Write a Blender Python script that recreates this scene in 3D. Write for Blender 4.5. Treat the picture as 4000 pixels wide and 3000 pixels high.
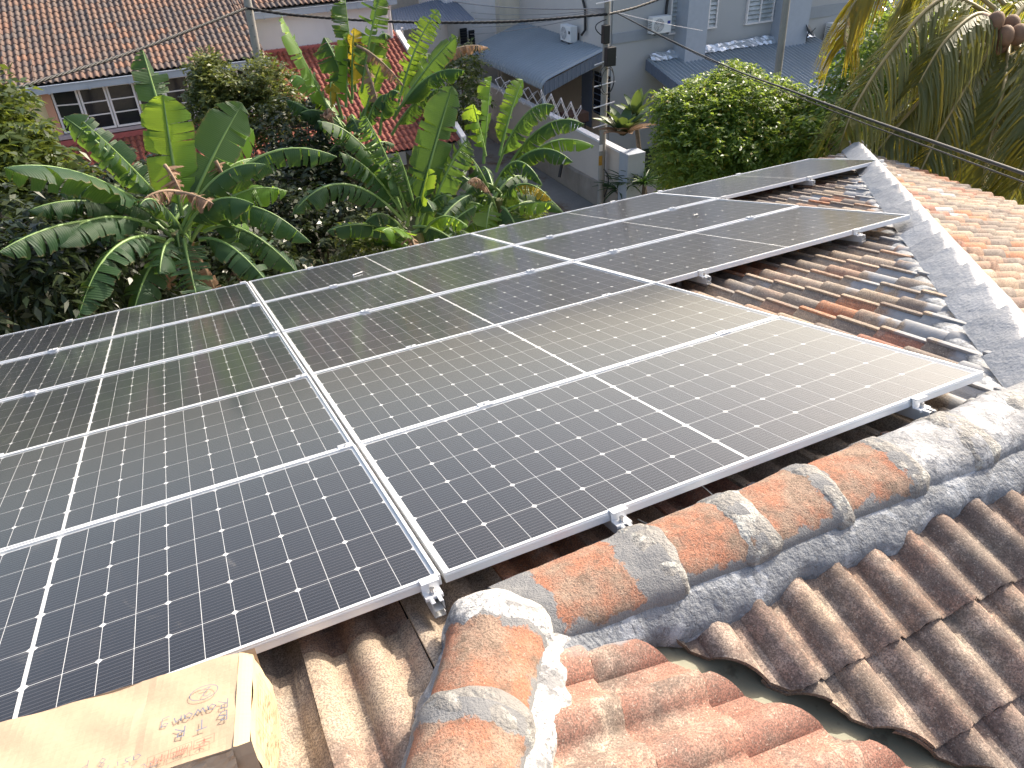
import bpy, bmesh, math, random
import numpy as np
from mathutils import Vector, Matrix

for o in list(bpy.data.objects):
    bpy.data.objects.remove(o, do_unlink=True)
SC = bpy.context.scene
COL = SC.collection
R = math.radians

# ------------------------------------------------------------------ camera
CAM_POS = Vector((-0.42016757, -1.53069424, 1.74070364))
CAM_X = Vector((0.90472277, -0.42440546, -0.03683369))
CAM_D = Vector((-0.26711171, -0.49780067, -0.82513383))
CAM_F = Vector((0.33185547, 0.75635607, -0.56373527))
cam = bpy.data.cameras.new('camera')
cam_o = bpy.data.objects.new('camera', cam)
COL.objects.link(cam_o)
m = Matrix((CAM_X, -CAM_D, -CAM_F)).transposed().to_4x4()
m.translation = CAM_POS
cam_o.matrix_world = m
cam.sensor_width = 36.0
cam.lens = 36.0 * 3011.12 / 4000.0
cam.clip_start = 0.05
cam.clip_end = 2000
SC.camera = cam_o

# ------------------------------------------------------------------ light
SUN_AZ, SUN_EL = 70.0, 37.0
world = bpy.data.worlds.new('World')
SC.world = world
world.use_nodes = True
_nt = world.node_tree
_sky = _nt.nodes.new('ShaderNodeTexSky')
_sky.sky_type = 'NISHITA'
_sky.sun_disc = False
_sky.sun_elevation = R(SUN_EL)
_sky.sun_rotation = R(SUN_AZ)
_sky.air_density = 1.0
_sky.dust_density = 4.6
_sky.ozone_density = 0.0
_nt.links.new(_sky.outputs[0], _nt.nodes['Background'].inputs[0])
_nt.nodes['Background'].inputs[1].default_value = 0.15
sun = bpy.data.lights.new('sun', 'SUN')
sun.energy = 3.25
sun.angle = R(0.55)
sun.color = (1.0, 0.905, 0.765)
sun_o = bpy.data.objects.new('sun', sun)
COL.objects.link(sun_o)
SUN_DIR = Vector((math.sin(R(SUN_AZ)) * math.cos(R(SUN_EL)), math.cos(R(SUN_AZ)) * math.cos(R(SUN_EL)), math.sin(R(SUN_EL))))
sun_o.rotation_euler = (-SUN_DIR).to_track_quat('-Z', 'Y').to_euler()
sun_o.location = (20, 6, 25)
SC.view_settings.view_transform = 'Standard'
SC.view_settings.look = 'None'
SC.view_settings.gamma = 1.0
SC.view_settings.exposure = 1.1
SC.cycles.use_denoising = True
SC.cycles.max_bounces = 8
SC.cycles.transparent_max_bounces = 12
SC.cycles.sample_clamp_indirect = 6.0

# ------------------------------------------------------------------ frames
PITCH = R(15.0)
CP, SP = math.cos(PITCH), math.sin(PITCH)
VX = Vector((1, 0, 0))
VV = Vector((0, CP, -SP))      # down the solar slope, away from the camera
VN = Vector((0, SP, CP))       # out of the solar slope
GROUND = -8.0

def S(u, v, n=0.0):
    return VX * u + VV * v + VN * n

def P(px, py, D):
    """a point seen at (px, py) of a 2212 px wide view, D metres away over the ground"""
    x = (px * 4000 / 2212 - 2000) / 3011.12
    y = (py * 4000 / 2212 - 1500) / 3011.12
    d = CAM_X * x + CAM_D * y + CAM_F
    h = math.hypot(d.x, d.y)
    return CAM_POS + d * (D / h)

# ------------------------------------------------------------------ object helpers
def tag(o, label=None, cat=None, group=None, kind=None):
    if label: o['label'] = label
    if cat: o['category'] = cat
    if group: o['group'] = group
    if kind: o['kind'] = kind
    return o

def empty(name, loc=(0, 0, 0), mat=None):
    o = bpy.data.objects.new(name, None)
    COL.objects.link(o)
    o.empty_display_size = 0.1
    if mat is not None:
        o.matrix_world = mat
    else:
        o.location = loc
    return o

def link(name, mesh, mat=None, parent=None, mx=None):
    o = bpy.data.objects.new(name, mesh)
    COL.objects.link(o)
    if mat is not None and len(mesh.materials) == 0:
        mesh.materials.append(mat)
    if parent is not None:
        o.parent = parent
    if mx is not None:
        o.matrix_local = mx
    return o

def pmesh(name, verts, faces, smooth=False):
    me = bpy.data.meshes.new(name)
    me.from_pydata([tuple(v) for v in verts], [], [tuple(f) for f in faces])
    if smooth:
        me.polygons.foreach_set('use_smooth', [True] * len(me.polygons))
    me.update()
    return me

class MB:
    """collects boxes, tubes, sheets and prisms into ONE mesh"""
    def __init__(s):
        s.v, s.f, s.m, s.sm = [], [], [], []
    def add(s, vs, fs, mi=0, smooth=False):
        b = len(s.v)
        s.v += [Vector(v) for v in vs]
        for f in fs:
            s.f.append([i + b for i in f]); s.m.append(mi); s.sm.append(smooth)
        return s
    def box(s, c, size, mi=0, mx=None, bev=0.0):
        hx, hy, hz = size[0] / 2, size[1] / 2, size[2] / 2
        c = Vector(c)
        if bev <= 0:
            vs = [Vector((x, y, z)) for z in (-hz, hz) for y in (-hy, hy) for x in (-hx, hx)]
            fs = [(0, 2, 3, 1), (4, 5, 7, 6), (0, 1, 5, 4), (2, 6, 7, 3), (0, 4, 6, 2), (1, 3, 7, 5)]
        else:
            bm = bmesh.new()
            bmesh.ops.create_cube(bm, size=1.0)
            for v in bm.verts:
                v.co = Vector((v.co.x * size[0], v.co.y * size[1], v.co.z * size[2]))
            bmesh.ops.bevel(bm, geom=list(bm.edges), offset=bev, segments=2, affect='EDGES', profile=0.6)
            bm.verts.index_update()
            vs = [v.co.copy() for v in bm.verts]
            fs = [[v.index for v in f.verts] for f in bm.faces]
            bm.free()
        if mx is not None:
            vs = [mx @ v for v in vs]
        return s.add([v + c for v in vs], fs, mi)
    def tube(s, path, rad, n=8, mi=0, cap=True, smooth=True):
        path = [Vector(p) for p in path]
        k = len(path)
        rads = rad if isinstance(rad, (list, tuple)) else [rad] * k
        vs, fs = [], []
        up = None
        for i, p in enumerate(path):
            t = (path[min(i + 1, k - 1)] - path[max(i - 1, 0)])
            if t.length < 1e-9: t = Vector((0, 0, 1))
            t.normalize()
            if up is None:
                up = t.orthogonal().normalized()
            up = (up - t * up.dot(t))
            if up.length < 1e-6: up = t.orthogonal()
            up.normalize()
            w = t.cross(up)
            for j in range(n):
                a = 2 * math.pi * j / n
                vs.append(p + (up * math.cos(a) + w * math.sin(a)) * rads[i])
        for i in range(k - 1):
            for j in range(n):
                fs.append((i * n + j, i * n + (j + 1) % n, (i + 1) * n + (j + 1) % n, (i + 1) * n + j))
        s.add(vs, fs, mi, smooth)
        if cap:
            s.add(vs[:n], [tuple(reversed(range(n)))], mi)
            s.add(vs[-n:], [tuple(range(n))], mi)
        return s
    def cyl(s, a, b, r, n=12, mi=0, r2=None):
        return s.tube([a, b], [r, r if r2 is None else r2], n, mi)
    def quad(s, a, b, c, d, mi=0):
        return s.add([a, b, c, d], [(0, 1, 2, 3)], mi)
    def prism(s, poly, vec, mi=0):
        poly = [Vector(p) for p in poly]; vec = Vector(vec); n = len(poly)
        vs = poly + [p + vec for p in poly]
        fs = [tuple(reversed(range(n))), tuple(range(n, 2 * n))]
        fs += [(i, (i + 1) % n, n + (i + 1) % n, n + i) for i in range(n)]
        return s.add(vs, fs, mi)
    def sheet(s, rows, mi=0, smooth=True):
        nr, nc = len(rows), len(rows[0])
        vs = [p for r in rows for p in r]
        fs = [(i * nc + j, i * nc + j + 1, (i + 1) * nc + j + 1, (i + 1) * nc + j) for i in range(nr - 1) for j in range(nc - 1)]
        return s.add(vs, fs, mi, smooth)
    def mesh(s, name):
        me = bpy.data.meshes.new(name)
        me.from_pydata([tuple(v) for v in s.v], [], [tuple(f) for f in s.f])
        me.polygons.foreach_set('material_index', s.m)
        me.polygons.foreach_set('use_smooth', s.sm)
        me.update()
        return me
    def build(s, name, mats, parent=None, mx=None):
        me = s.mesh(name)
        for q in (mats if isinstance(mats, (list, tuple)) else [mats]):
            me.materials.append(q)
        bm = bmesh.new(); bm.from_mesh(me)
        bmesh.ops.recalc_face_normals(bm, faces=bm.faces)
        bm.to_mesh(me); bm.free()
        return link(name, me, None, parent, mx)

# ------------------------------------------------------------------ node helpers
class NG:
    def __init__(s, name):
        s.mat = bpy.data.materials.new(name)
        s.mat.use_nodes = True
        s.nt = s.mat.node_tree
        s.nt.nodes.clear()
        s.out = s.n('ShaderNodeOutputMaterial')
    def n(s, t, **kw):
        q = s.nt.nodes.new(t)
        for k, v in kw.items(): setattr(q, k, v)
        return q
    def put(s, sock, val):
        if hasattr(val, 'is_output') or isinstance(val, bpy.types.NodeSocket):
            s.nt.links.new(val, sock)
        elif isinstance(val, (tuple, list)):
            sock.default_value = tuple(val) + ((1.0,) if len(val) == 3 and len(sock.default_value) == 4 else ())
        else:
            sock.default_value = val
    def m(s, op, a, b=0.0, c=0.0, clamp=False):
        q = s.n('ShaderNodeMath', operation=op, use_clamp=clamp)
        s.put(q.inputs[0], a); s.put(q.inputs[1], b); s.put(q.inputs[2], c)
        return q.outputs[0]
    def add(s, a, b): return s.m('ADD', a, b)
    def mul(s, a, b): return s.m('MULTIPLY', a, b)
    def sub(s, a, b): return s.m('SUBTRACT', a, b)
    def sstep(s, x, lo, hi, a=0.0, b=1.0):
        q = s.n('ShaderNodeMapRange', interpolation_type='SMOOTHSTEP')
        s.put(q.inputs['Value'], x)
        q.inputs['From Min'].default_value = lo; q.inputs['From Max'].default_value = hi
        q.inputs['To Min'].default_value = a; q.inputs['To Max'].default_value = b
        return q.outputs[0]
    def mix(s, f, a, b, mode='MIX'):
        q = s.n('ShaderNodeMix', data_type='RGBA', blend_type=mode)
        s.put(q.inputs[0], f); s.put(q.inputs[6], a); s.put(q.inputs[7], b)
        return q.outputs[2]
    def pos(s): return s.n('ShaderNodeNewGeometry').outputs['Position']
    def obj(s): return s.n('ShaderNodeTexCoord').outputs['Object']
    def xyz(s, v):
        q = s.n('ShaderNodeSeparateXYZ'); s.put(q.inputs[0], v)
        return q.outputs
    def vmul(s, v, k):
        q = s.n('ShaderNodeVectorMath', operation='MULTIPLY'); s.put(q.inputs[0], v); q.inputs[1].default_value = k
        return q.outputs[0]
    def vadd(s, v, w):
        q = s.n('ShaderNodeVectorMath', operation='ADD'); s.put(q.inputs[0], v); s.put(q.inputs[1], w)
        return q.outputs[0]
    def noise(s, vec, scale, detail=3.0, rough=0.55, color=False, dist=0.0):
        q = s.n('ShaderNodeTexNoise')
        s.put(q.inputs['Vector'], vec)
        q.inputs['Scale'].default_value = scale; q.inputs['Detail'].default_value = detail
        q.inputs['Roughness'].default_value = rough; q.inputs['Distortion'].default_value = dist
        return q.outputs['Color' if color else 'Fac']
    def vor(s, vec, scale, feature='F1'):
        q = s.n('ShaderNodeTexVoronoi', feature=feature)
        s.put(q.inputs['Vector'], vec); q.inputs['Scale'].default_value = scale
        return q.outputs['Distance']
    def ramp(s, f, stops, interp='LINEAR'):
        q = s.n('ShaderNodeValToRGB'); s.put(q.inputs[0], f)
        cr = q.color_ramp; cr.interpolation = interp
        while len(cr.elements) < len(stops): cr.elements.new(0.5)
        for e, (p, c) in zip(cr.elements, stops):
            e.position = p; e.color = tuple(c) + ((1.0,) if len(c) == 3 else ())
        return q.outputs[0]
    def rnd(s):
        a = s.n('ShaderNodeObjectInfo').outputs['Random']
        b = s.n('ShaderNodeAttribute', attribute_name='rnd').outputs['Fac']
        return s.m('FRACT', s.add(a, s.mul(b, 7.131)))
    def bump(s, h, strength=0.3, dist=0.01, normal=None):
        q = s.n('ShaderNodeBump'); s.put(q.inputs['Height'], h)
        q.inputs['Strength'].default_value = strength; q.inputs['Distance'].default_value = dist
        if normal is not None: s.put(q.inputs['Normal'], normal)
        return q.outputs[0]
    def pbr(s, color, rough=0.7, metal=0.0, spec=0.5, normal=None, coat=0.0, alpha=None):
        q = s.n('ShaderNodeBsdfPrincipled')
        s.put(q.inputs['Base Color'], color); s.put(q.inputs['Roughness'], rough); s.put(q.inputs['Metallic'], metal)
        s.put(q.inputs['Specular IOR Level'], spec)
        if coat: q.inputs['Coat Weight'].default_value = coat
        if normal is not None: s.put(q.inputs['Normal'], normal)
        return q.outputs[0]
    def mixsh(s, f, a, b):
        q = s.n('ShaderNodeMixShader'); s.put(q.inputs[0], f)
        s.nt.links.new(a, q.inputs[1]); s.nt.links.new(b, q.inputs[2])
        return q.outputs[0]
    def done(s, sh):
        s.nt.links.new(sh, s.out.inputs['Surface'])
        return s.mat

def plain(name, color, rough=0.6, metal=0.0, spec=0.5, var=0.15, scale=6.0, bump=0.0, bscale=80.0, dirt=None, dirt_amt=0.5):
    g = NG(name); p = g.pos()
    n1 = g.noise(p, scale, 4.0)
    c2 = tuple(x * (1 - var) for x in color); c3 = tuple(min(1, x * (1 + var)) for x in color)
    c = g.ramp(n1, [(0.3, c2), (0.7, c3)])
    if dirt is not None:
        d = g.sstep(g.noise(g.vmul(p, (1, 1, 0.35)), scale * 0.55, 5.0, 0.65), 0.5, 0.72)
        c = g.mix(g.mul(d, dirt_amt), c, dirt)
    nm = None
    if bump:
        nm = g.bump(g.noise(p, bscale, 3.0), bump, 0.01)
    return g.done(g.pbr(c, rough, metal, spec, nm))

# ------------------------------------------------------------------ roof tile geometry
TW, TG, TL = 0.313, 0.2852, 0.345       # cover width, gauge, tile length
RH, RWD = 0.043, 0.058                  # roll height and half width

def _roll(x, c):
    d = abs(x - c) / RWD
    return RH * math.cos(math.pi / 2 * d) ** 0.75 if d < 1 else 0.0

def tile_data(seed=0, fine=True):
    rs = random.Random(seed)
    c0, c1 = 0.017, 0.1735
    xs = [0.0, 0.014, 0.03, 0.044, 0.057, 0.067, 0.075, 0.1155]
    k = 9 if fine else 6
    xs += [c1 + RWD * math.sin(math.pi / 2 * (2 * i / k - 1)) for i in range(1, k)] + [c1 + RWD, 0.272, 0.280, 0.290, 0.302, 0.313]
    top, tilt, th = [], 0.023, 0.015
    for x in xs:
        z = _roll(x, c0) + _roll(x, c1) + (_roll(x, c0 + TW) if x > 0.26 else 0)
        if x < 0.07: z += 0.007 * (1 - x / 0.07)
        if x > 0.285: z -= 0.006
        top.append((x, z))
    verts, faces = [], []
    nx = len(top)
    ys = [-TL, -TL * 0.5, -0.004, 0.0]
    for j, y in enumerate(ys):
        for i, (x, z) in enumerate(top):
            jag = rs.uniform(-0.003, 0.003) if y == 0 else 0
            verts.append((x, y + jag, z + tilt * (1 + y / TL) - (0.004 if y == 0 else 0)))
    for j in range(len(ys) - 1):
        for i in range(nx - 1):
            a = j * nx + i
            faces.append((a, a + 1, a + nx + 1, a + nx))
    b = len(verts)                       # nose
    for x, z in top: verts.append((x, 0.0, z + tilt - 0.004))
    for x, z in top: verts.append((x, -0.003, z + tilt - th - 0.006))
    for i in range(nx - 1):
        faces.append((b + i, b + i + 1, b + nx + i + 1, b + nx + i))
    b = len(verts)                       # side lip at the seam
    for y in (-TL, 0.0):
        z = top[0][1] + tilt * (1 + y / TL)
        verts += [(0, y, z), (0.0, y, z - 0.013)]
    faces.append((b, b + 2, b + 3, b + 1))
    return verts, faces

TILE_V, TILE_F = tile_data(1)

def tile_mesh(name, verts=None, faces=None):
    return pmesh(name, verts or TILE_V, faces or TILE_F, smooth=True)

def frame(O, ex, ey):
    en = ex.cross(ey).normalized()
    mx = Matrix((ex, ey, en)).transposed().to_4x4()
    mx.translation = O
    return mx

def clip_mesh(name, mx, planes):
    """tile cut by vertical planes given in world space; returns local-space mesh or None"""
    bm = bmesh.new()
    vs = [bm.verts.new(v) for v in TILE_V]
    for f in TILE_F: bm.faces.new([vs[i] for i in f])
    inv = mx.inverted()
    for pt, no in planes:
        lp = inv @ pt
        ln = (inv.to_3x3() @ no).normalized()
        r_ = bmesh.ops.bisect_plane(bm, geom=list(bm.verts) + list(bm.edges) + list(bm.faces), plane_co=lp, plane_no=ln, clear_inner=True, dist=1e-5)
        ce = [q for q in r_['geom_cut'] if isinstance(q, bmesh.types.BMEdge) and q.is_valid]
        if ce:                                        # give the sawn edge its thickness
            x_ = bmesh.ops.extrude_edge_only(bm, edges=ce)
            for q in x_['geom']:
                if isinstance(q, bmesh.types.BMVert): q.co.z -= 0.017
    for q in bm.edges:
        if len(q.link_faces) == 2 and q.link_faces[0].normal.dot(q.link_faces[1].normal) < 0.6: q.smooth = False
    if len(bm.faces) < 2:
        bm.free(); return None
    me = bpy.data.meshes.new(name)
    bm.to_mesh(me); bm.free()
    me.polygons.foreach_set('use_smooth', [True] * len(me.polygons))
    return me

def in_view(p, margin=60):
    d = p - CAM_POS
    z = d.dot(CAM_F)
    if z < 0.2: return None
    x = 512 + 1024 * 0.75278 * d.dot(CAM_X) / z
    y = 384 + 1024 * 0.75278 * d.dot(CAM_D) / z
    if -margin < x < 1024 + margin and -margin < y < 768 + margin: return x, y, z
    return None

def lay_tiles(specs, name, stuff_name, parent, mat, limit=300, hidden=None, jitter=0.0025, seed=3, shared=None):
    """specs: list of (matrix, [clip planes]); the largest in view become parts, the rest one mass"""
    rs = random.Random(seed)
    shared = shared or tile_mesh(name)
    if not shared.materials: shared.materials.append(mat)
    made = []
    for mx, planes in specs:
        corners = [mx @ Vector(c) for c in ((0, -TL, 0), (TW, -TL, 0), (0, 0, 0), (TW, 0, 0))]
        out = cut = False
        for pt, no in planes:
            dd = [(c - pt).dot(no) for c in corners]
            if max(dd) <= 0.01: out = True
            elif min(dd) < 0: cut = True
        if out: continue
        j = Matrix.Translation((rs.uniform(-1, 1) * jitter, rs.uniform(-1, 1) * jitter * 2, rs.uniform(0, 1) * jitter)) @ Matrix.Rotation(rs.uniform(-1, 1) * jitter * 4, 4, 'Z')
        mj = mx @ j
        me = shared
        if cut:
            me = clip_mesh(name, mj, planes)
            if me is None: continue
            me.materials.append(mat)
        c = mj @ Vector((TW / 2, -TG / 2, 0.03))
        iv = in_view(c)
        score = 0.0
        if iv is not None:
            score = 1 / iv[2] ** 2
            if hidden is not None and hidden(c): score = 1e-6
        made.append((score, me, mj))
    made.sort(key=lambda t: -t[0])
    for sc_, me, mj in made[:limit]:
        if sc_ <= 0 and len(made) > limit: continue
        o = bpy.data.objects.new(name, me)
        COL.objects.link(o)
        o.parent = parent
        o.matrix_local = parent.matrix_world.inverted() @ mj
    rest = [t for i, t in enumerate(made) if not (i < limit and (t[0] > 0 or len(made) <= limit))]
    if rest:
        V, F, A = [], [], []
        for _, me, mj in rest:
            co = np.empty(len(me.vertices) * 3); me.vertices.foreach_get('co', co)
            co = co.reshape(-1, 3) @ np.array(mj.to_3x3()).T + np.array(mj.translation)
            b = len(V); V += co.tolist(); q = rs.random()
            A += [q] * len(co)
            for pl in me.polygons: F.append([b + i for i in pl.vertices])
        me = pmesh(stuff_name, V, F, True)
        at = me.attributes.new('rnd', 'FLOAT', 'POINT'); at.data.foreach_set('value', A)
        o = link(stuff_name, me, mat, parent, parent.matrix_world.inverted())
        o['kind'] = 'stuff'

# ------------------------------------------------------------------ roof materials
HIP0 = Vector((2.47, -0.20, 0)); HIPK = 0.916          # plan line of the far hip: X = 2.47 + .916 (Y + .2)
LH0 = Vector((0.10, -0.20, 0)); LHK = 0.67             # near hip running up towards the camera
VAL0 = Vector((0.40, -0.25, 0)); VALK = 1.067          # valley

def tile_material(name, palette, speck=0.55, paint=False, terr=(0.38, 0.195, 0.13), terr_amt=0.5, fine=1.0, hi=1.0):
    g = NG(name); p = g.pos(); r = g.rnd()
    base = g.ramp(r, palette, 'CONSTANT')
    off = g.n('ShaderNodeCombineXYZ')
    g.put(off.inputs[0], g.mul(r, 31.0)); g.put(off.inputs[1], g.mul(r, 57.0)); g.put(off.inputs[2], r)
    pv = g.vadd(p, off.outputs[0])
    big = g.noise(pv, 5.0 * fine, 4.0, 0.6)
    c = g.mix(g.mul(g.sstep(big, 0.50, 0.68), terr_amt), base, terr)
    pale = g.noise(pv, 11.0 * fine, 5.0, 0.65)
    c = g.mix(g.mul(g.sstep(pale, 0.50, 0.70), 0.45 * hi), c, tuple(x * (0.4 + 0.6 * hi) for x in (0.46, 0.40, 0.335)))
    dark = g.noise(pv, 16.0 * fine, 5.0, 0.7)
    c = g.mix(g.mul(g.sstep(dark, 0.50, 0.72), speck), c, (0.055, 0.045, 0.04))
    if paint:
        nf = g.sstep(g.xyz(p)[1], -0.42, -0.30, 1.0, 0.0)
        moss = g.sstep(g.add(g.noise(pv, 10.0, 5.0, 0.7), g.mul(g.noise(p, 60.0, 3.0), 0.3)), 0.50, 0.72)
        c = g.mix(g.mul(nf, g.sstep(g.noise(pv, 3.0, 4.0), 0.32, 0.60, 0.0, 0.6)), c, (0.44, 0.265, 0.20))
        c = g.mix(g.mul(nf, g.sstep(g.noise(pv, 7.5, 5.0, 0.65), 0.47, 0.60, 0.0, 0.65)), c, (0.53, 0.42, 0.335))
        c = g.mix(g.mul(g.mul(nf, moss), 0.6), c, (0.075, 0.062, 0.055))
    if paint:
        xx, yy, zz_ = g.xyz(p)
        hf = g.mul(g.sstep(g.add(g.mul(g.sub(xx, 0.4), VALK), g.add(yy, 0.25)), -0.06, -0.02, 1.0, 0.0), g.m('GREATER_THAN', g.sub(g.sub(xx, 0.1), g.mul(g.add(yy, 0.2), LHK)), 0.0))
        hf = g.mul(hf, g.m('LESS_THAN', yy, -0.25))
        c = g.mix(g.mul(hf, g.sstep(g.noise(pv, 4.0, 4.0), 0.36, 0.56, 0.0, 0.7)), c, (0.40, 0.175, 0.12))
    fn = g.noise(p, 190.0 * fine, 2.0, 0.7)
    c = g.mix(g.sstep(fn, 0.42, 0.60, 0.0, 0.66), c, (0.085, 0.066, 0.056))
    c = g.mix(g.sstep(g.noise(p, 150.0 * fine, 2.0, 0.6), 0.60, 0.72, 0.0, 0.5 * hi), c, tuple(x * (0.4 + 0.6 * hi) for x in (0.60, 0.52, 0.42)))
    rough = 0.85
    if paint:
        x, y, z = g.xyz(p)
        wob = g.sub(g.noise(p, 3.5, 4.0, 0.6), 0.5)
        dh = g.m('ABSOLUTE', g.mul(g.sub(g.sub(x, 2.47), g.mul(g.add(y, 0.20), HIPK)), 0.737))
        side = g.sub(g.sub(x, 2.47), g.mul(g.add(y, 0.20), HIPK))
        lim = g.sstep(side, -0.02, 0.02, 0.27, 0.09)
        patch = g.mul(g.sub(r, 0.5), 0.7)
        m1 = g.sstep(g.sub(g.add(dh, g.mul(g.add(wob, g.mul(patch, 0.9)), 0.75)), lim), -0.035, 0.035, 1.0, 0.0)
        dr = g.m('ABSOLUTE', g.add(y, 0.20))
        fx = g.sstep(x, 0.1, 0.5)
        fr = g.sstep(x, 1.3, 2.4, 0.17, 0.22)
        m2 = g.mul(fx, g.sstep(g.sub(g.add(dr, g.mul(wob, 0.28)), fr), -0.012, 0.012, 1.0, 0.0))
        lone = g.m('GREATER_THAN', r, 0.972)
        near = g.sstep(dh, 0.7, 1.5, 1.0, 0.0)
        m1 = g.mul(m1, g.m('GREATER_THAN', y, -0.24)); near = g.mul(near, g.m('GREATER_THAN', y, -0.24))
        mk = g.m('MAXIMUM', g.m('MAXIMUM', m1, m2), g.mul(g.mul(lone, near), g.sstep(wob, -0.1, 0.0)), clamp=True)
        mk = g.mul(mk, g.sstep(fn, 0.28, 0.42))
        pc = g.mix(g.noise(p, 25.0, 4.0), (0.19, 0.20, 0.22), (0.32, 0.325, 0.335))
        c = g.mix(mk, c, pc)
        rough = g.sub(0.86, g.mul(mk, 0.30))
    h = g.add(g.mul(fn, 0.5), g.mul(dark, 0.5))
    return g.done(g.pbr(c, rough, 0.0, 0.35, g.bump(h, 0.55, 0.006)))

PAL_OWN = [(0.0, (0.36, 0.29, 0.22)), (0.18, (0.30, 0.25, 0.20)), (0.34, (0.42, 0.33, 0.24)), (0.48, (0.24, 0.20, 0.17)),
           (0.60, (0.40, 0.26, 0.18)), (0.70, (0.34, 0.155, 0.105)), (0.78, (0.47, 0.37, 0.28)), (0.90, (0.46, 0.21, 0.11)), (0.955, (0.31, 0.27, 0.23))]
M_TILE = tile_material('weathered_roof_tile', PAL_OWN, 0.55, True, terr_amt=0.34)
PAL_NB = [(0.0, (0.180, 0.118, 0.092)), (0.2, (0.140, 0.108, 0.096)), (0.36, (0.215, 0.128, 0.094)), (0.52, (0.120, 0.098, 0.092)),
          (0.66, (0.170, 0.124, 0.104)), (0.82, (0.235, 0.138, 0.096)), (0.93, (0.275, 0.142, 0.090))]
M_TILE_NB = tile_material('old_brown_roof_tile', PAL_NB, 0.3, False, terr=(0.20, 0.10, 0.07), terr_amt=0.35, fine=0.35, hi=0.45)
PAL_RED = [(0.0, (0.31, 0.075, 0.045)), (0.3, (0.28, 0.065, 0.04)), (0.6, (0.33, 0.085, 0.05)), (0.85, (0.27, 0.065, 0.045))]
M_TILE_RED = tile_material('red_porch_tile', PAL_RED, 0.15, False, terr=(0.34, 0.085, 0.05), terr_amt=0.3, fine=0.35, hi=0.3)

def cement(name, c1, c2, white=0.0, bump=0.7):
    g = NG(name); p = g.pos()
    c = g.mix(g.noise(p, 9.0, 5.0, 0.6), c1, c2)
    c = g.mix(g.sstep(g.noise(p, 30.0, 5.0, 0.7), 0.52, 0.70, 0.0, 0.55), c, tuple(x * 0.45 for x in c1))
    pp2 = g.sstep(g.noise(p, 6.0, 6.0, 0.72, dist=0.8), 0.50, 0.60, 0.0, 0.6)
    c = g.mix(pp2, c, tuple(min(0.5, x * 1.9) for x in c2))
    ck = g.sstep(g.vor(g.vadd(p, g.vmul(g.noise(p, 20.0, 3.0, 0.6, True), (0.06, 0.06, 0.06))), 9.0, 'DISTANCE_TO_EDGE'), 0.004, 0.014, 0.55, 0.0)
    c = g.mix(ck, c, (0.05, 0.05, 0.052))
    if white:
        w = g.sstep(g.add(g.noise(p, 7.0, 4.0, 0.6), g.mul(g.noise(p, 70.0, 2.0), 0.18)), 0.60 - white * 0.2, 0.68 - white * 0.2)
        c = g.mix(g.mul(w, g.sstep(g.noise(p, 110.0, 2.0), 0.36, 0.5)), c, (0.52, 0.505, 0.475))
    h = g.add(g.noise(p, 60.0, 4.0, 0.65), g.mul(g.noise(p, 14.0, 3.0), 1.5))
    return g.done(g.pbr(c, 0.62, 0.0, 0.5, g.bump(h, bump, 0.012)))
M_CEMENT = cement('grey_blue_mortar', (0.125, 0.138, 0.157), (0.24, 0.25, 0.265))
M_CEMENT_S = cement('smooth_grey_roof_paint', (0.17, 0.175, 0.185), (0.27, 0.275, 0.285), 0.0, 0.5)
M_CEMENT_W = cement('white_streaked_mortar', (0.14, 0.14, 0.145), (0.24, 0.24, 0.24), 0.30)
M_CEMENT_G = cement('crumbling_grey_mortar', (0.15, 0.145, 0.14), (0.28, 0.265, 0.24), 0.0, 1.0)
def _silver():
    g = NG('silver_grey_roof_paint'); p = g.pos()
    c = g.mix(g.noise(p, 5.0, 5.0, 0.6), (0.28, 0.285, 0.30), (0.42, 0.425, 0.435))
    c = g.mix(g.mul(g.rnd(), 0.45), c, (0.20, 0.205, 0.215))
    c = g.mix(g.sstep(g.noise(p, 24.0, 5.0, 0.7), 0.58, 0.72, 0.0, 0.7), c, (0.13, 0.14, 0.155))
    h = g.add(g.noise(p, 70.0, 4.0, 0.6), g.mul(g.noise(p, 16.0, 2.0), 1.5))
    return g.done(g.pbr(c, 0.42, 0.15, 0.6, g.bump(h, 0.45, 0.01)))
M_SILVER = _silver()

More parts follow.
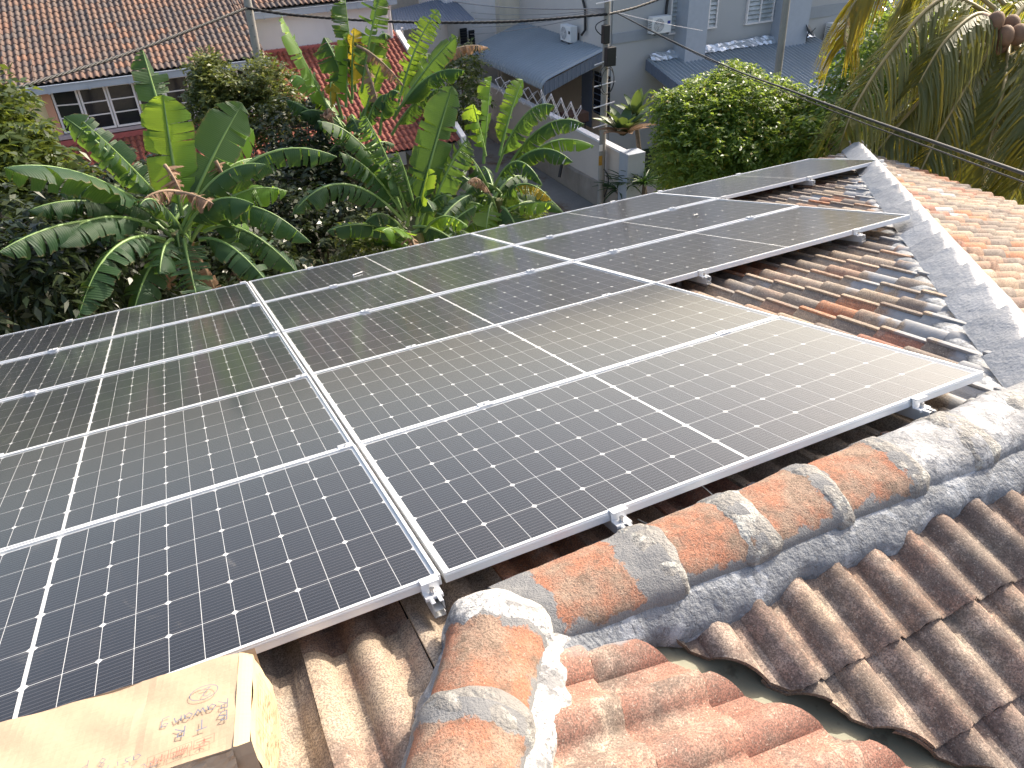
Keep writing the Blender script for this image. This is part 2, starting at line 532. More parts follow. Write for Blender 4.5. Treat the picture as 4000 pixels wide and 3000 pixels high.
def _cap_mat():
    """terracotta ridge cap with lichen, painted grey at its ends and along its foot; local y runs along the cap"""
    g = NG('terracotta_ridge_cap'); o = g.obj(); p = g.pos(); r = g.rnd()
    x, y, z = g.xyz(o)
    off = g.n('ShaderNodeCombineXYZ'); g.put(off.inputs[0], g.mul(r, 13.0)); g.put(off.inputs[1], g.mul(r, 7.0))
    pv = g.vadd(p, off.outputs[0])
    n1 = g.noise(pv, 7.0, 5.0, 0.6)
    c = g.mix(g.sstep(n1, 0.38, 0.62), (0.40, 0.170, 0.10), (0.34, 0.235, 0.17))
    c = g.mix(g.sstep(g.noise(pv, 13.0, 5.0, 0.65), 0.48, 0.70, 0.0, 0.75), c, (0.15, 0.11, 0.08))
    fn = g.noise(p, 170.0, 3.0, 0.7)
    c = g.mix(g.sstep(fn, 0.46, 0.66, 0.0, 0.7), c, (0.10, 0.07, 0.05))
    c = g.mix(g.sstep(g.noise(p, 130.0, 2.0, 0.6), 0.60, 0.70, 0.0, 0.4), c, (0.50, 0.40, 0.31))
    wob = g.sub(g.noise(pv, 9.0, 5.0, 0.65), 0.5)
    ey = g.sub(g.m('ABSOLUTE', y), 0.125)
    ez = g.sub(0.044, z)
    e = g.add(g.add(g.m('MAXIMUM', ey, ez), g.mul(wob, 0.15)), g.mul(g.sub(g.noise(p, 60.0, 3.0, 0.7), 0.5), 0.035))
    mk = g.sstep(e, -0.004, 0.006)
    pc = g.mix(g.noise(p, 22.0, 5.0, 0.65), (0.135, 0.14, 0.15), (0.27, 0.265, 0.255))
    c = g.mix(mk, c, pc)
    h = g.add(g.mul(fn, 0.8), g.noise(p, 40.0, 4.0))
    return g.done(g.pbr(c, 0.8, 0.0, 0.35, g.bump(h, 0.8, 0.008)))
M_CAP = _cap_mat()

def _gutter():
    g = NG('green_tarnished_metal'); p = g.pos()
    c = g.mix(g.noise(p, 6.0, 4.0), (0.17, 0.168, 0.115), (0.24, 0.23, 0.16))
    c = g.mix(g.sstep(g.noise(p, 14.0, 4.0, 0.65), 0.54, 0.7, 0.0, 0.6), c, (0.08, 0.07, 0.045))
    return g.done(g.pbr(c, 0.6, 0.1, 0.4, g.bump(g.noise(p, 18.0, 3.0), 0.15, 0.01)))
M_GUTTER = _gutter()
M_PLASTER = plain('cream_plaster', (0.62, 0.58, 0.50), 0.85, var=0.08, scale=2.0)
M_DECK = plain('dark_underlay', (0.03, 0.028, 0.026), 0.9)

# ------------------------------------------------------------------ panel layout (u along the row, v down the slope)
PW, PH = 2.278, 1.134
CU, CV = 2.29, 1.154
PANELS = [(-1, r) for r in range(5)] + [(0, r) for r in range(5)] + [(1, 2), (1, 3), (1, 4), (2, 4)]

def uv_of(p):
    return p.x, p.dot(VV), p.dot(VN)

def under_panels(c):
    u, v, n = uv_of(c)
    for a, b in PANELS:
        if a * CU - 0.1 < u < a * CU + PW - 0.10 and b * CV + 0.16 < v < b * CV + PH + (0.0 if b < 4 else -0.1): return True
    return False

# ------------------------------------------------------------------ own house
house = empty('tiled_house', (0, 2, GROUND))
tag(house, 'house under the weathered terracotta tile roof that carries the solar panels', 'house')
NB = -0.172
ZR = -0.124                                   # roof surface under the ridge
AN, AH, AE = math.atan(0.2773), math.atan(0.295), math.atan(0.2925)
Y_R = -0.20

specs = []
# solar slope
for i in range(-22, 27):
    for j in range(-8, 25):
        u = -0.437 + TW * i; v = -0.263 + TG * j
        mx = frame(S(u, v, NB), VX.copy(), VV.copy())
        c = mx @ Vector((TW / 2, -TL / 2, 0))
        if v > 6.42 or u < -3.4: continue
        pl = [(HIP0, Vector((-1, HIPK, 0)).normalized())]
        if c.x < 0.12: pl.append((LH0, Vector((-1, LHK, 0)).normalized()))
        else: pl.append((Vector((0, Y_R + 0.02, 0)), Vector((0, 1, 0))))
        specs.append((mx, pl))
# slope beyond the far hip, falling to +X
exE = Vector((0, -1, 0)); eyE = Vector((math.cos(AE), 0, -math.sin(AE)))
for i in range(-24, 3):
    for j in range(0, 25):
        d = 0.12 + TG * j
        X = 2.47 + d * math.cos(AE); Z = ZR - 0.2925 * (X - 2.47)
        Y = -0.1 - TW * i
        if X > 8.75 or Y > 6.30 or Y < -0.45: continue
        mx = frame(Vector((X, Y, Z)), exE, eyE)
        specs.append((mx, [(HIP0, Vector((1, -HIPK, 0)).normalized())]))
# near slope of the wing, falling towards the camera
exN = Vector((-1, 0, 0)); eyN = Vector((0, -math.cos(AN), -math.sin(AN)))
VALN = Vector((VALK, 1, 0)).normalized()
for i in range(-4, 9):
    for j in range(0, 5):
        d = 0.475 + 0.270 * j
        X = 0.855 + TW * i
        Y = Y_R - d * math.cos(AN); Z = ZR - d * math.sin(AN)
        mx = frame(Vector((X, Y, Z)), exN, eyN)
        if X > 2.9: continue
        specs.append((mx, [(Vector((0, Y_R - 0.02, 0)), Vector((0, -1, 0))), (VAL0 + VALN * 0.004, VALN)]))
# main hip face, falling to +X into the valley
exH = Vector((0, -1, 0)); eyH = Vector((math.cos(AH), 0, -math.sin(AH)))
for i in range(0, 6):
    for j in range(-6, 6):
        X = 0.245 + 0.272 * j; Z = -0.150 - 0.295 * (X - 0.4)
        Y = -0.538 + 0.313 - TW * i
        mx = frame(Vector((X, Y, Z)), exH, eyH)
        specs.append((mx, [(LH0, Vector((1, -LHK, 0)).normalized()), (VAL0 - VALN * 0.072, -VALN), (Vector((0, -0.27, 0)), Vector((0, -1, 0)))]))
bpy.context.view_layer.update()
lay_tiles(specs, 'roof_tile', 'roof_tile_field', house, M_TILE, 300, under_panels)

# decks below the tiles
mb = MB()
def deck(pts, dz=-0.03):
    mb.add([Vector((a, b, c + dz)) for a, b, c in pts] , [tuple(range(len(pts)))])
def zS(y): return S(0, (y - NB * SP) / CP, NB).z
def hx(y): return 2.47 + HIPK * (y + 0.2)
deck([(-3.4, -2.3, zS(-2.3)), (0.1 + LHK * -2.1, -2.3, zS(-2.3)), (0.1, -0.2, zS(-0.2)), (2.47, -0.2, zS(-0.2)), (hx(6.05), 6.05, zS(6.05)), (-3.4, 6.05, zS(6.05))])
zE = lambda x: ZR - 0.2925 * (x - 2.47)
deck([(2.47, -0.2, zE(2.47)), (2.47, -0.6, zE(2.47)), (8.7, -0.6, zE(8.7)), (8.7, 6.1, zE(8.7)), (hx(6.1), 6.1, zE(hx(6.1)))])
zN = lambda y: ZR - 0.2773 * (Y_R - y)
zH = lambda x: -0.150 - 0.295 * (x - 0.4)
_vd = Vector((1, -VALK, 0)).normalized(); _vn = Vector((VALK, 1, 0)).normalized()
_n0, _n1 = VAL0 + _vn * 0.19 - _vd * 0.15, VAL0 + _vn * 0.19 + _vd * 2.2
_h0, _h1 = VAL0 - _vn * 0.20 - _vd * 0.02, VAL0 - _vn * 0.20 + _vd * 2.2
deck([(_n0.x, -0.2, zN(-0.2)), (_n0.x, _n0.y, zN(_n0.y)), (_n1.x, _n1.y, zN(_n1.y)), (3.4, _n1.y, zN(_n1.y)), (3.4, -0.2, zN(-0.2))], -0.05)
deck([(0.0, -0.3, zH(0.0)), (-1.2, -2.2, zH(-1.2)), (_h1.x, _h1.y, zH(_h1.x)), (_h0.x, _h0.y, zH(_h0.x))], -0.06)
link('roof_deck', mb.mesh('roof_deck'), M_DECK, house, Matrix.Translation(-house.location))
mb = MB()
mb.box((-1.5, -1.2, (GROUND - 2.35) / 2), (18.6, 14.6, -GROUND - 2.35))
mb.build('wall', M_PLASTER, house, Matrix.Translation(-house.location))
HI = Matrix.Translation(-house.location)

# ---- valley gutter: shallow folded metal trough in two lengths
vd = Vector((1, -VALK, 0)).normalized(); vn = Vector((VALK, 1, 0)).normalized()
def gutter_piece(s0, s1, lift):
    mbg = MB(); rows = []
    for k in range(9):
        s_ = s0 + (s1 - s0) * k / 8
        c = VAL0 + vd * s_
        zc = zN(c.y) - 0.014 + lift
        row = []
        for w, dz in ((-0.22, 0.030), (-0.12, 0.010), (-0.05, 0.001), (0.02, 0.0), (0.09, 0.006), (0.2, 0.020)):
            q = c + vn * w; row.append(Vector((q.x, q.y, zc + dz + 0.002 * math.sin(s_ * 17 + w * 30))))
        rows.append(row)
    mbg.sheet(rows)
    return mbg.build('valley_gutter', M_GUTTER, house, HI)
gutter_piece(-0.12, 0.60, 0.003)
gutter_piece(0.56, 1.9, 0.0)

# ---- ridge and hip caps
def cap_mesh(name, L, hw, h, seed, angular=False, lip=0.012, taper=0.06, flat=0.0):
    rs = random.Random(seed)
    ny, nx = 17, 25
    rows, rows2 = [], []
    for j in range(ny):
        t = j / (ny - 1); y = -L / 2 + L * t
        sc = 1 + taper * (t - 0.5)
        if t > 0.86: sc += lip / hw
        row = []
        for i in range(nx):
            a = math.pi * i / (nx - 1)
            if angular:
                q = abs(math.cos(a)) ** 0.92
                x = -math.copysign(q, math.cos(a)) * hw * sc
                z = (h - h * min(1, abs(x) / (hw * sc)) ** 1.18) * sc
            else:
                x = -math.cos(a) * hw * sc
                z = (math.sin(a) ** 0.82) * h * sc
            z += (rs.random() - 0.5) * 0.0032 + 0.0035 * math.sin(x * 47 + seed) * math.sin(y * 31 + seed * 2) * math.sin(a)
            row.append(Vector((x, y, z)))
        rows.append(row)
    mbc = MB(); mbc.sheet(rows)
    for r_ in (rows[0], rows[-1]):
        inn = [Vector((v.x * 0.9, v.y, v.z * 0.86 - 0.002)) for v in r_]
        mbc.sheet([r_, inn], smooth=False)
    return mbc.mesh(name)

def along(a, b, up=Vector((0, 0, 1))):
    y = (b - a).normalized(); x = y.cross(up).normalized(); z = x.cross(y)
    mx = Matrix((x, y, z)).transposed().to_4x4(); mx.translation = (a + b) / 2
    return mx

def zridge(u): return -0.075 - 0.012 * max(0, u - 0.6)
ridge_pts = [0.13, 0.60, 0.925, 1.25, 1.575, 1.90, 2.22, 2.55]
for k in range(len(ridge_pts) - 1):
    u0, u1 = ridge_pts[k], ridge_pts[k + 1]
    a = Vector((u0 - 0.02, Y_R + 0.005 * math.sin(k * 2.1), zridge(u0))); b = Vector((u1 + 0.02, Y_R - 0.004 * math.cos(k * 1.7), zridge(u1) + 0.006))
    me = cap_mesh('ridge_cap', (b - a).length, 0.138, 0.090, k, lip=0.006)
    link('ridge_cap', me, M_CAP if u1 < 1.8 else M_CEMENT_S, house, HI @ along(a, b))
lh = Vector((-LHK, -1, 0)).normalized()
def lhz(s_): return -0.075 + 0.268 * s_ * lh.y * -1 * 0.9
segs = [(0.06, 0.40), (0.38, 0.74), (0.72, 1.08), (1.06, 1.42)]
for k, (s0, s1) in enumerate(segs):
    a = LH0 + lh * s0; b = LH0 + lh * s1
    a.z = lhz(s0) + 0.012; b.z = lhz(s1) + 0.004
    me = cap_mesh('hip_cap', (b - a).length, 0.134, 0.110, 40 + k, lip=0.008)
    link('hip_cap', me, M_CAP, house, HI @ along(b, a))

# mortar collars over the cap joints
def collar(center, axis, hw, h, w, seed, mat, a0=0.02, a1=0.98, name='mortar_joint', relief=0.010):
    rs = random.Random(seed)
    y = axis.normalized(); x = y.cross(Vector((0, 0, 1))).normalized(); z = x.cross(y)
    mbc = MB(); rows = []
    ph = rs.random() * 6
    for j in range(7):
        t = j / 6 - 0.5
        row = []
        for i in range(25):
            a = math.pi * (a0 + (a1 - a0) * i / 24)
            wob = 1 + 0.16 * math.sin(a * 2.3 + ph) + 0.05 * math.sin(a * 9 + ph * 2)
            rr = 1 + relief / hw * max(0, 1 - (2 * t) ** 2) ** 0.7 - (0.010 if abs(t) > 0.49 else 0) / hw
            rr += (rs.random() - 0.5) * 0.02 + 0.02 * math.sin(a * 7 + ph + t * 3)
            row.append(center + x * (-math.cos(a) * hw * rr) + z * ((math.sin(a) ** 0.82) * h * rr) + y * (t * w * wob))
        rows.append(row)
    mbc.sheet(rows)
    return mbc.build(name, mat, house, HI)
for k, u in enumerate(ridge_pts[1:-1]):
    collar(Vector((u, Y_R, zridge(u) + 0.004)), Vector((1, 0, 0)), 0.142, 0.095, 0.11 + 0.03 * math.sin(k * 2), k, M_CEMENT_G, relief=0.006)
for k, s_ in enumerate((0.39, 0.73, 1.07)):
    c = LH0 + lh * s_; c.z = lhz(s_) + 0.010
    ax = lh.copy(); ax.z = 0.24
    collar(c, ax, 0.138, 0.113, 0.11, 20 + k, M_CEMENT_G)
cj = LH0 + lh * 0.05; cj.z = -0.062
collar(cj, Vector((lh.x, lh.y, 0.22)), 0.150, 0.122, 0.13, 33, M_CEMENT_W, name='white_mortar_joint')

# mortar beds along the feet of the caps
def bed(path_top, path_low, mat, seed, wob=0.03, sag=0.018, name='mortar_bed', nsub=120):
    rs = random.Random(seed)
    def at(path, t):
        q = t * (len(path) - 1); i = min(int(q), len(path) - 2); f = q - i
        return path[i].lerp(path[i + 1], f)
    ph = [rs.random() * 6 for _ in range(4)]
    rows = [[] for _ in range(7)]
    for k in range(nsub + 1):
        t = k / nsub
        a, b = at(path_top, t), at(path_low, t)
        ext = 1 + wob * (math.sin(t * nsub * 0.21 + ph[0]) + 0.5 * math.sin(t * nsub * 0.47 + ph[1]) + 0.25 * math.sin(t * nsub * 0.9 + ph[2]))
        for j in range(7):
            f = min(5, j) / 5 * ext
            q = a.lerp(b, f) + Vector((0, 0, -0.055 if j == 6 else 0))
            q = q + Vector((0, 0, sag * math.sin(math.pi * min(1, j / 5.5)) + (rs.random() - 0.5) * 0.004))
            rows[j].append(q)
    mbb = MB(); mbb.sheet(rows)
    return mbb.build(name, mat, house, HI)
rp = [Vector((u, 0, 0)) for u in np.linspace(0.16, 2.55, 12)]
bed([Vector((q.x, Y_R - 0.105, zridge(q.x) + 0.028)) for q in rp], [Vector((q.x, Y_R - 0.215, zN(Y_R - 0.215) + 0.046)) for q in rp], M_CEMENT, 3, 0.13)
bed([Vector((q.x, Y_R + 0.10, zridge(q.x) + 0.035)) for q in rp], [Vector((q.x, Y_R + 0.165, zS(Y_R + 0.165) + 0.03)) for q in rp], M_CEMENT, 5, 0.2)
hp = [0.02, 0.3, 0.6, 0.9, 1.3]
perp = Vector((-lh.y, lh.x, 0))              # towards the main slope side
if perp.x > 0: perp = -perp
def hb(side, o1, o2, zf, dz1, dz2):
    top, low = [], []
    for s_ in hp:
        a = LH0 + lh * s_ + perp * side * o1; a.z = lhz(s_) + dz1
        b = LH0 + lh * s_ + perp * side * o2; b.z = zf(b) + dz2
        top.append(a); low.append(b)
    return top, low
t_, l_ = hb(1, 0.115, 0.165, lambda q: zS(q.y), 0.03, 0.040)
bed(t_, l_, M_CEMENT, 7, 0.18)
t_, l_ = hb(-1, 0.10, 0.20, lambda q: zH(q.x), 0.04, 0.050)
bed(t_, l_, M_CEMENT_W, 9, 0.14, name='white_mortar_bed')
# broad apron where ridge, hip and valley meet
bed([Vector((0.13, -0.30, -0.03)), Vector((0.30, -0.305, -0.045)), Vector((0.50, -0.305, -0.05)), Vector((0.72, -0.31, -0.055))],
    [Vector((0.20, -0.46, -0.085)), Vector((0.36, -0.40, -0.125)), Vector((0.52, -0.385, -0.125)), Vector((0.74, -0.40, -0.115))], M_CEMENT, 12, 0.06)

# ---- far hip: overlapping angular caps painted silver grey
hd = Vector((HIPK, 1, 0)); hlen = hd.length; hd = hd / hlen
def hip_z(s_): return zS(Y_R + hd.y * s_)
nh = 20
for k in range(nh):
    s0 = -0.10 + 0.42 * k; s1 = s0 + 0.50
    a = HIP0 + hd * s0; b = HIP0 + hd * s1
    a.z = hip_z(s0) - 0.010; b.z = hip_z(s1) + 0.054
    me = cap_mesh('hip_cap', (b - a).length, 0.150, 0.120, 60 + k, True, lip=0.0, taper=0.42)
    o = link('hip_cap', me, M_SILVER, house, HI @ along(a, b))
hs = np.linspace(-0.1, 8.35, 40)
pp = Vector((-1, HIPK, 0)).normalized()
top = []; low = []
for s_ in hs:
    a = HIP0 + hd * s_ + pp * 0.128; a.z = hip_z(s_) + 0.016
    b = HIP0 + hd * s_ + pp * 0.235; b.z = zS(b.y) + 0.028
    top.append(a); low.append(b)
bed(top, low, M_CEMENT, 15, 0.22, nsub=320)
top = []; low = []
for s_ in hs:
    a = HIP0 + hd * s_ - pp * 0.128; a.z = hip_z(s_) + 0.014
    b = HIP0 + hd * s_ - pp * 0.185; b.z = zE(b.x) + 0.028
    top.append(a); low.append(b)
bed(top, low, M_SILVER, 16, 0.2, nsub=320)
# upturned cap at the eave corner, patched with old paint
ec = HIP0 + hd * 8.42; ec.z = hip_z(8.42) + 0.03
me = cap_mesh('eave_cap', 0.42, 0.185, 0.145, 99, True, taper=0.15)
link('eave_cap', me, M_CAP, house, HI @ along(ec - hd * 0.25 + Vector((0, 0, 0.01)), ec + hd * 0.17))

# ------------------------------------------------------------------ solar panels
def _alu(name, c=(0.80, 0.81, 0.82), rough=0.35, metal=0.35):
    g = NG(name); p = g.pos()
    cc = g.mix(g.noise(p, 12.0, 3.0), tuple(x * 0.93 for x in c), c)
    return g.done(g.pbr(cc, rough, metal, 0.5))
M_ALU = _alu('bright_anodised_frame')
M_RAIL = _alu('raw_aluminium_rail', (0.72, 0.73, 0.74), 0.38, 0.55)
M_STEEL = _alu('bolt_steel', (0.55, 0.55, 0.55), 0.3, 0.9)
def _cell():
    g = NG('monocrystalline_cell'); o = g.obj(); r = g.rnd()
    x, y, z = g.xyz(o)
    fy = g.m('FRACT', g.add(g.mul(y, 1 / 0.01655), 0.5))
    d = g.m('ABSOLUTE', g.sub(fy, 0.5))
    bus = g.sstep(d, 0.030, 0.055, 1.0, 0.0)
    base = g.mix(g.mul(r, 0.6), (0.006, 0.0065, 0.011), (0.012, 0.010, 0.013))
    tiny = g.noise(g.vmul(o, (1.0, 40.0, 1.0)), 60.0, 1.0)
    base = g.mix(g.mul(tiny, 0.2), base, (0.018, 0.018, 0.02))
    c = g.mix(g.mul(bus, 0.7), base, (0.20, 0.195, 0.20))
    return g.done(g.pbr(c, 0.45, 0.0, 0.35))
M_CELL = _cell()
M_BACK = plain('white_backsheet', (0.66, 0.66, 0.65), 0.5, var=0.02)
def _glass():
    g = NG('solar_glass'); p = g.pos()
    gm = g.n('ShaderNodeNewGeometry'); dt = g.n('ShaderNodeVectorMath', operation='DOT_PRODUCT')
    g.put(dt.inputs[0], gm.outputs['Normal']); g.put(dt.inputs[1], gm.outputs['Incoming'])
    cosv = g.m('ABSOLUTE', dt.outputs['Value'])            # same reflectance from either side of the pane
    fres = g.add(0.022, g.mul(g.m('POWER', g.sub(1.0, cosv), 4.7), 0.978))
    tr = g.n('ShaderNodeBsdfTransparent'); tr.inputs[0].default_value = (0.97, 0.975, 0.98, 1)
    gl = g.n('ShaderNodeBsdfGlossy'); gl.inputs['Color'].default_value = (0.95, 0.97, 1.0, 1)
    gl.inputs['Roughness'].default_value = 0.115
    mixed = g.mixsh(fres, tr.outputs[0], gl.outputs[0])
    # thin dust film with wiped streaks
    du = g.n('ShaderNodeBsdfDiffuse'); du.inputs[0].default_value = (0.62, 0.60, 0.57, 1)
    smear = g.noise(g.vmul(p, (3.0, 1.2, 1.0)), 2.6, 5.0, 0.7, dist=1.2)
    s2 = g.noise(p, 14.0, 4.0, 0.7, dist=2.0)
    amt = g.add(0.004, g.add(g.sstep(smear, 0.60, 0.80, 0.0, 0.055), g.mul(g.sstep(smear, 0.58, 0.72), g.sstep(s2, 0.55, 0.75, 0.0, 0.10))))
    return g.done(g.mixsh(amt, mixed, du.outputs[0]))
M_GLASS = _glass()

def panel_meshes():
    fw, fh = 0.012, 0.035
    mb = MB()
    W, H = PW, PH
    # long sides run full length, short sides butt between them; a lip below the top edge gives the frame its groove
    for y0 in (0, H):
        sgn = 1 if y0 == 0 else -1
        mb.box((W / 2, y0 + sgn * fw / 2, -fh / 2), (W, fw, fh), bev=0.0012)
        mb.box((W / 2, y0 - sgn * 0.0008, -0.0085), (W - 0.002, 0.0016, 0.0025))
        mb.box((W / 2, y0 - sgn * 0.0008, -0.0125), (W - 0.002, 0.0016, 0.0022))
        mb.box((W / 2, y0 + sgn * 0.022, -fh + 0.001), (W - 0.03, 0.024, 0.002))
    for x0 in (0, W):
        sgn = 1 if x0 == 0 else -1
        mb.box((x0 + sgn * fw / 2, H / 2, -fh / 2 - 0.0004), (fw - 0.0006, H - 2 * fw, fh - 0.0008), bev=0.0012)
        mb.box((x0 + sgn * 0.022, H / 2, -fh + 0.0012), (0.022, H - 0.05, 0.002))
    fr = mb.mesh('frame'); fr.materials.append(M_ALU)
    mb = MB(); mb.box((W / 2, H / 2, -0.0115), (W - 0.025, H - 0.025, 0.003))
    bk = mb.mesh('backsheet'); bk.materials.append(M_BACK)
    mb = MB(); mb.quad((0.0125, 0.0125, -0.0022), (W - 0.0125, 0.0125, -0.0022), (W - 0.0125, H - 0.0125, -0.0022), (0.0125, H - 0.0125, -0.0022))
    gl = mb.mesh('glass'); gl.materials.append(M_GLASS)
    cw, ch, c = 0.0908, 0.1810, 0.0095
    mb = MB()
    mb.add([(-cw / 2, -ch / 2 + c, 0), (-cw / 2 + c, -ch / 2, 0), (cw / 2, -ch / 2, 0), (cw / 2, ch / 2, 0), (-cw / 2 + c, ch / 2, 0), (-cw / 2, ch / 2 - c, 0)], [(0, 1, 2, 3, 4, 5)])
    ce = mb.mesh('cell'); ce.materials.append(M_CELL)
    mb = MB(); mb.box((0, 0, -0.022), (0.09, 0.06, 0.018), bev=0.003)
    jb = mb.mesh('junction_box'); jb.materials.append(plain('black_plastic', (0.02, 0.02, 0.022), 0.5))
    return fr, bk, gl, ce, jb
FR, BK, GL, CE, JB = panel_meshes()
ROWN = ['row nearest the ridge', 'second row from the ridge', 'third row from the ridge', 'fourth row from the ridge', 'row farthest from the ridge']
def panel_label(a, b):
    if b == 0: w = 'left panel beside the cardboard box' if a == -1 else 'right panel beside the clay ridge caps'
    elif b == 1: w = 'left one of two' if a == -1 else 'right one of two'
    elif b in (2, 3): w = ['leftmost of three', 'middle of three', 'rightmost of three'][a + 1]
    else: w = ['leftmost of four', 'second of four from the left', 'third of four from the left', 'rightmost of four, reaching the hip corner'][a + 1]
    return 'solar panel in the ' + ROWN[b] + ', ' + w
rsP = random.Random(11)
ROWTILT = [0.25, 0.3, -0.25, -0.25, -0.15]
for a, b in PANELS:
    u0, v0 = a * CU + 0.006, b * CV + 0.004
    mx = frame(S(u0, v0, 0.0), VX.copy(), VV.copy())
    mx = mx @ Matrix.Translation((PW / 2, 0, 0)) @ Matrix.Rotation(R(rsP.uniform(-0.10, 0.10)), 4, 'Y') @ Matrix.Rotation(R(ROWTILT[b] + rsP.uniform(-0.08, 0.08)), 4, 'X') @ Matrix.Translation((-PW / 2, 0, 0))
    e = empty('solar_panel', mat=mx)
    tag(e, panel_label(a, b), 'solar panel', 'rooftop solar panels')
    link('frame', FR, None, e); link('backsheet', BK, None, e); link('glass', GL, None, e)
    link('junction_box', JB, None, e, Matrix.Translation((PW / 2, PH / 2, 0)))
    pu, pv = 0.09262, 0.1835
    for half in (0, 1):
        for i in range(12):
            for j in range(6):
                x = PW / 2 + (1 if half else -1) * (0.0052 + pu * (i + 0.5))
                y = PH / 2 + (j - 2.5) * pv
                flip = (i % 2 == 0) != (half == 1)
                c = link('cell', CE, None, e, Matrix.Translation((x, y, -0.0096)) @ (Matrix.Rotation(math.pi, 4, 'Z') if flip else Matrix.Identity(4)))

# ------------------------------------------------------------------ rails with clamps and hooks
RAILS = [(-1.55, 0, 5), (-0.045, 0, 5), (0.60, 0, 5), (1.92, 0, 5), (2.66, 2, 5), (4.03, 2, 5), (4.66, 4, 5), (5.78, 4, 5)]
RAIL_LABEL = ['aluminium rail under the leftmost solar panels', 'aluminium rail ending beside the gap between the two nearest solar panels',
              'aluminium rail ending under the middle of the nearest right panel front edge', 'aluminium rail ending near the right corner of the nearest right panel',
              'aluminium rail ending at the left clamp of the third row front edge', 'aluminium rail ending near the right corner of the third row of panels',
              'aluminium rail ending at the left clamp of the rightmost far panel', 'aluminium rail ending at the right clamp of the rightmost far panel']
def rail_profile(mb, y0, y1, z0=-0.085, w=0.034, h=0.048, t=0.0026):
    yc, ly = (y0 + y1) / 2, y1 - y0
    mb.box((-w / 2, yc, z0 + h / 2), (t, ly, h))
    mb.box((w / 2, yc, z0 + h * 0.72), (t, ly, h * 0.56))
    mb.box((0, yc, z0), (w - t, ly, t))
    mb.box((w / 2 - 0.001, yc, z0 + 0.006), (t, ly, 0.010))
    mb.box((0, yc, z0 + h * 0.42), (w - 2 * t, ly, t * 0.8))
    mb.box((-w / 2 + 0.006, yc, z0 + h), (0.010, ly, t))
    mb.box((w / 2 - 0.006, yc, z0 + h), (0.010, ly, t))
mbx = MB()                                       # end clamp
mbx.box((0, -0.010, 0.0018), (0.055, 0.036, 0.0036)); mbx.box((0, -0.0085, -0.020), (0.055, 0.0035, 0.040)); mbx.box((0, -0.026, -0.0365), (0.055, 0.034, 0.004))
mbx.box((0, -0.0425, -0.041), (0.055, 0.0035, 0.009))
END_CL = mbx.mesh('end_clamp'); END_CL.materials.append(M_ALU)
mbx = MB(); mbx.cyl((0, -0.028, -0.036), (0, -0.028, -0.016), 0.0075, 12); mbx.cyl((0, -0.028, -0.0345), (0, -0.028, -0.031), 0.011, 12); mbx.cyl((0, -0.028, -0.05), (0, -0.028, -0.036), 0.004, 8)
BOLT = mbx.mesh('bolt'); BOLT.materials.append(M_STEEL)
mbx = MB(); mbx.box((0, 0, 0.0022), (0.060, 0.046, 0.004)); mbx.box((0, 0, -0.006), (0.058, 0.014, 0.012)); mbx.box((0, -0.021, 0.0052), (0.060, 0.004, 0.004)); mbx.box((0, 0.021, 0.0052), (0.060, 0.004, 0.004))
MID_CL = mbx.mesh('mid_clamp'); MID_CL.materials.append(M_ALU)
mbx = MB(); mbx.cyl((0, 0, 0.004), (0, 0, 0.012), 0.007, 10)
BOLT2 = mbx.mesh('bolt'); BOLT2.materials.append(M_STEEL)
mbx = MB(); mbx.box((0, 0, -0.115), (0.035, 0.005, 0.06)); mbx.box((0, 0.03, -0.145), (0.035, 0.06, 0.005)); mbx.cyl((0.012, -0.01, -0.14), (0.012, -0.01, -0.085), 0.004, 8); mbx.cyl((-0.012, -0.01, -0.135), (-0.012, -0.01, -0.085), 0.004, 8)
HOOK = mbx.mesh('roof_hook'); HOOK.materials.append(M_STEEL)
for (u, r0, r1), lab in zip(RAILS, RAIL_LABEL):
    v0 = r0 * CV + 0.004
    v1 = (r1 - 1) * CV + PH + 0.05
    mx = frame(S(u, v0, 0), VX.copy(), VV.copy())
    e = empty('mounting_rail', mat=mx)
    tag(e, lab, 'rail', 'aluminium mounting rails')
    mb = MB(); rail_profile(mb, -0.075, v1 - v0)
    mb.build('rail_body', M_RAIL, e)
    c = link('end_clamp', END_CL, None, e); link('bolt', BOLT, None, c)
    for r in range(r0 + 1, r1):
        c = link('mid_clamp', MID_CL, None, e, Matrix.Translation((0, (r - r0) * CV - 0.010, 0))); link('bolt', BOLT2, None, c)
    c = link('end_clamp', END_CL, None, e, Matrix.Translation((0, (r1 - 1 - r0) * CV + PH, 0)) @ Matrix.Rotation(math.pi, 4, 'Z')); link('bolt', BOLT, None, c)
    k = 0.22
    while k < v1 - v0:
        link('roof_hook', HOOK, None, e, Matrix.Translation((-0.04, k, 0))); k += 1.15

# ------------------------------------------------------------------ cardboard box on the tiles
def _card(name, c1, c2):
    g = NG(name); p = g.pos()
    c = g.mix(g.noise(p, 5.0, 4.0), c1, c2)
    c = g.mix(g.sstep(g.noise(g.vmul(p, (1, 30, 1)), 8.0, 2.0), 0.45, 0.7, 0.0, 0.12), c, tuple(x * 0.7 for x in c1))
    return g.done(g.pbr(c, 0.75, 0, 0.3, g.bump(g.add(g.noise(p, 30.0, 3.0), g.mul(g.noise(p, 6.0, 2.0), 4.0)), 0.10, 0.02)))
M_CARD = _card('tan_cardboard', (0.40, 0.295, 0.20), (0.45, 0.34, 0.235))
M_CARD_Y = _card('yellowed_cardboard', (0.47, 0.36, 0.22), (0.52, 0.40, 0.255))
M_INK = plain('blue_marker_ink', (0.16, 0.175, 0.22), 0.6)
M_RED = plain('red_print', (0.50, 0.17, 0.12), 0.6)
M_PRINT = plain('black_print', (0.06, 0.045, 0.03), 0.7)
M_TAPE = plain('brown_tape', (0.62, 0.30, 0.08), 0.35)
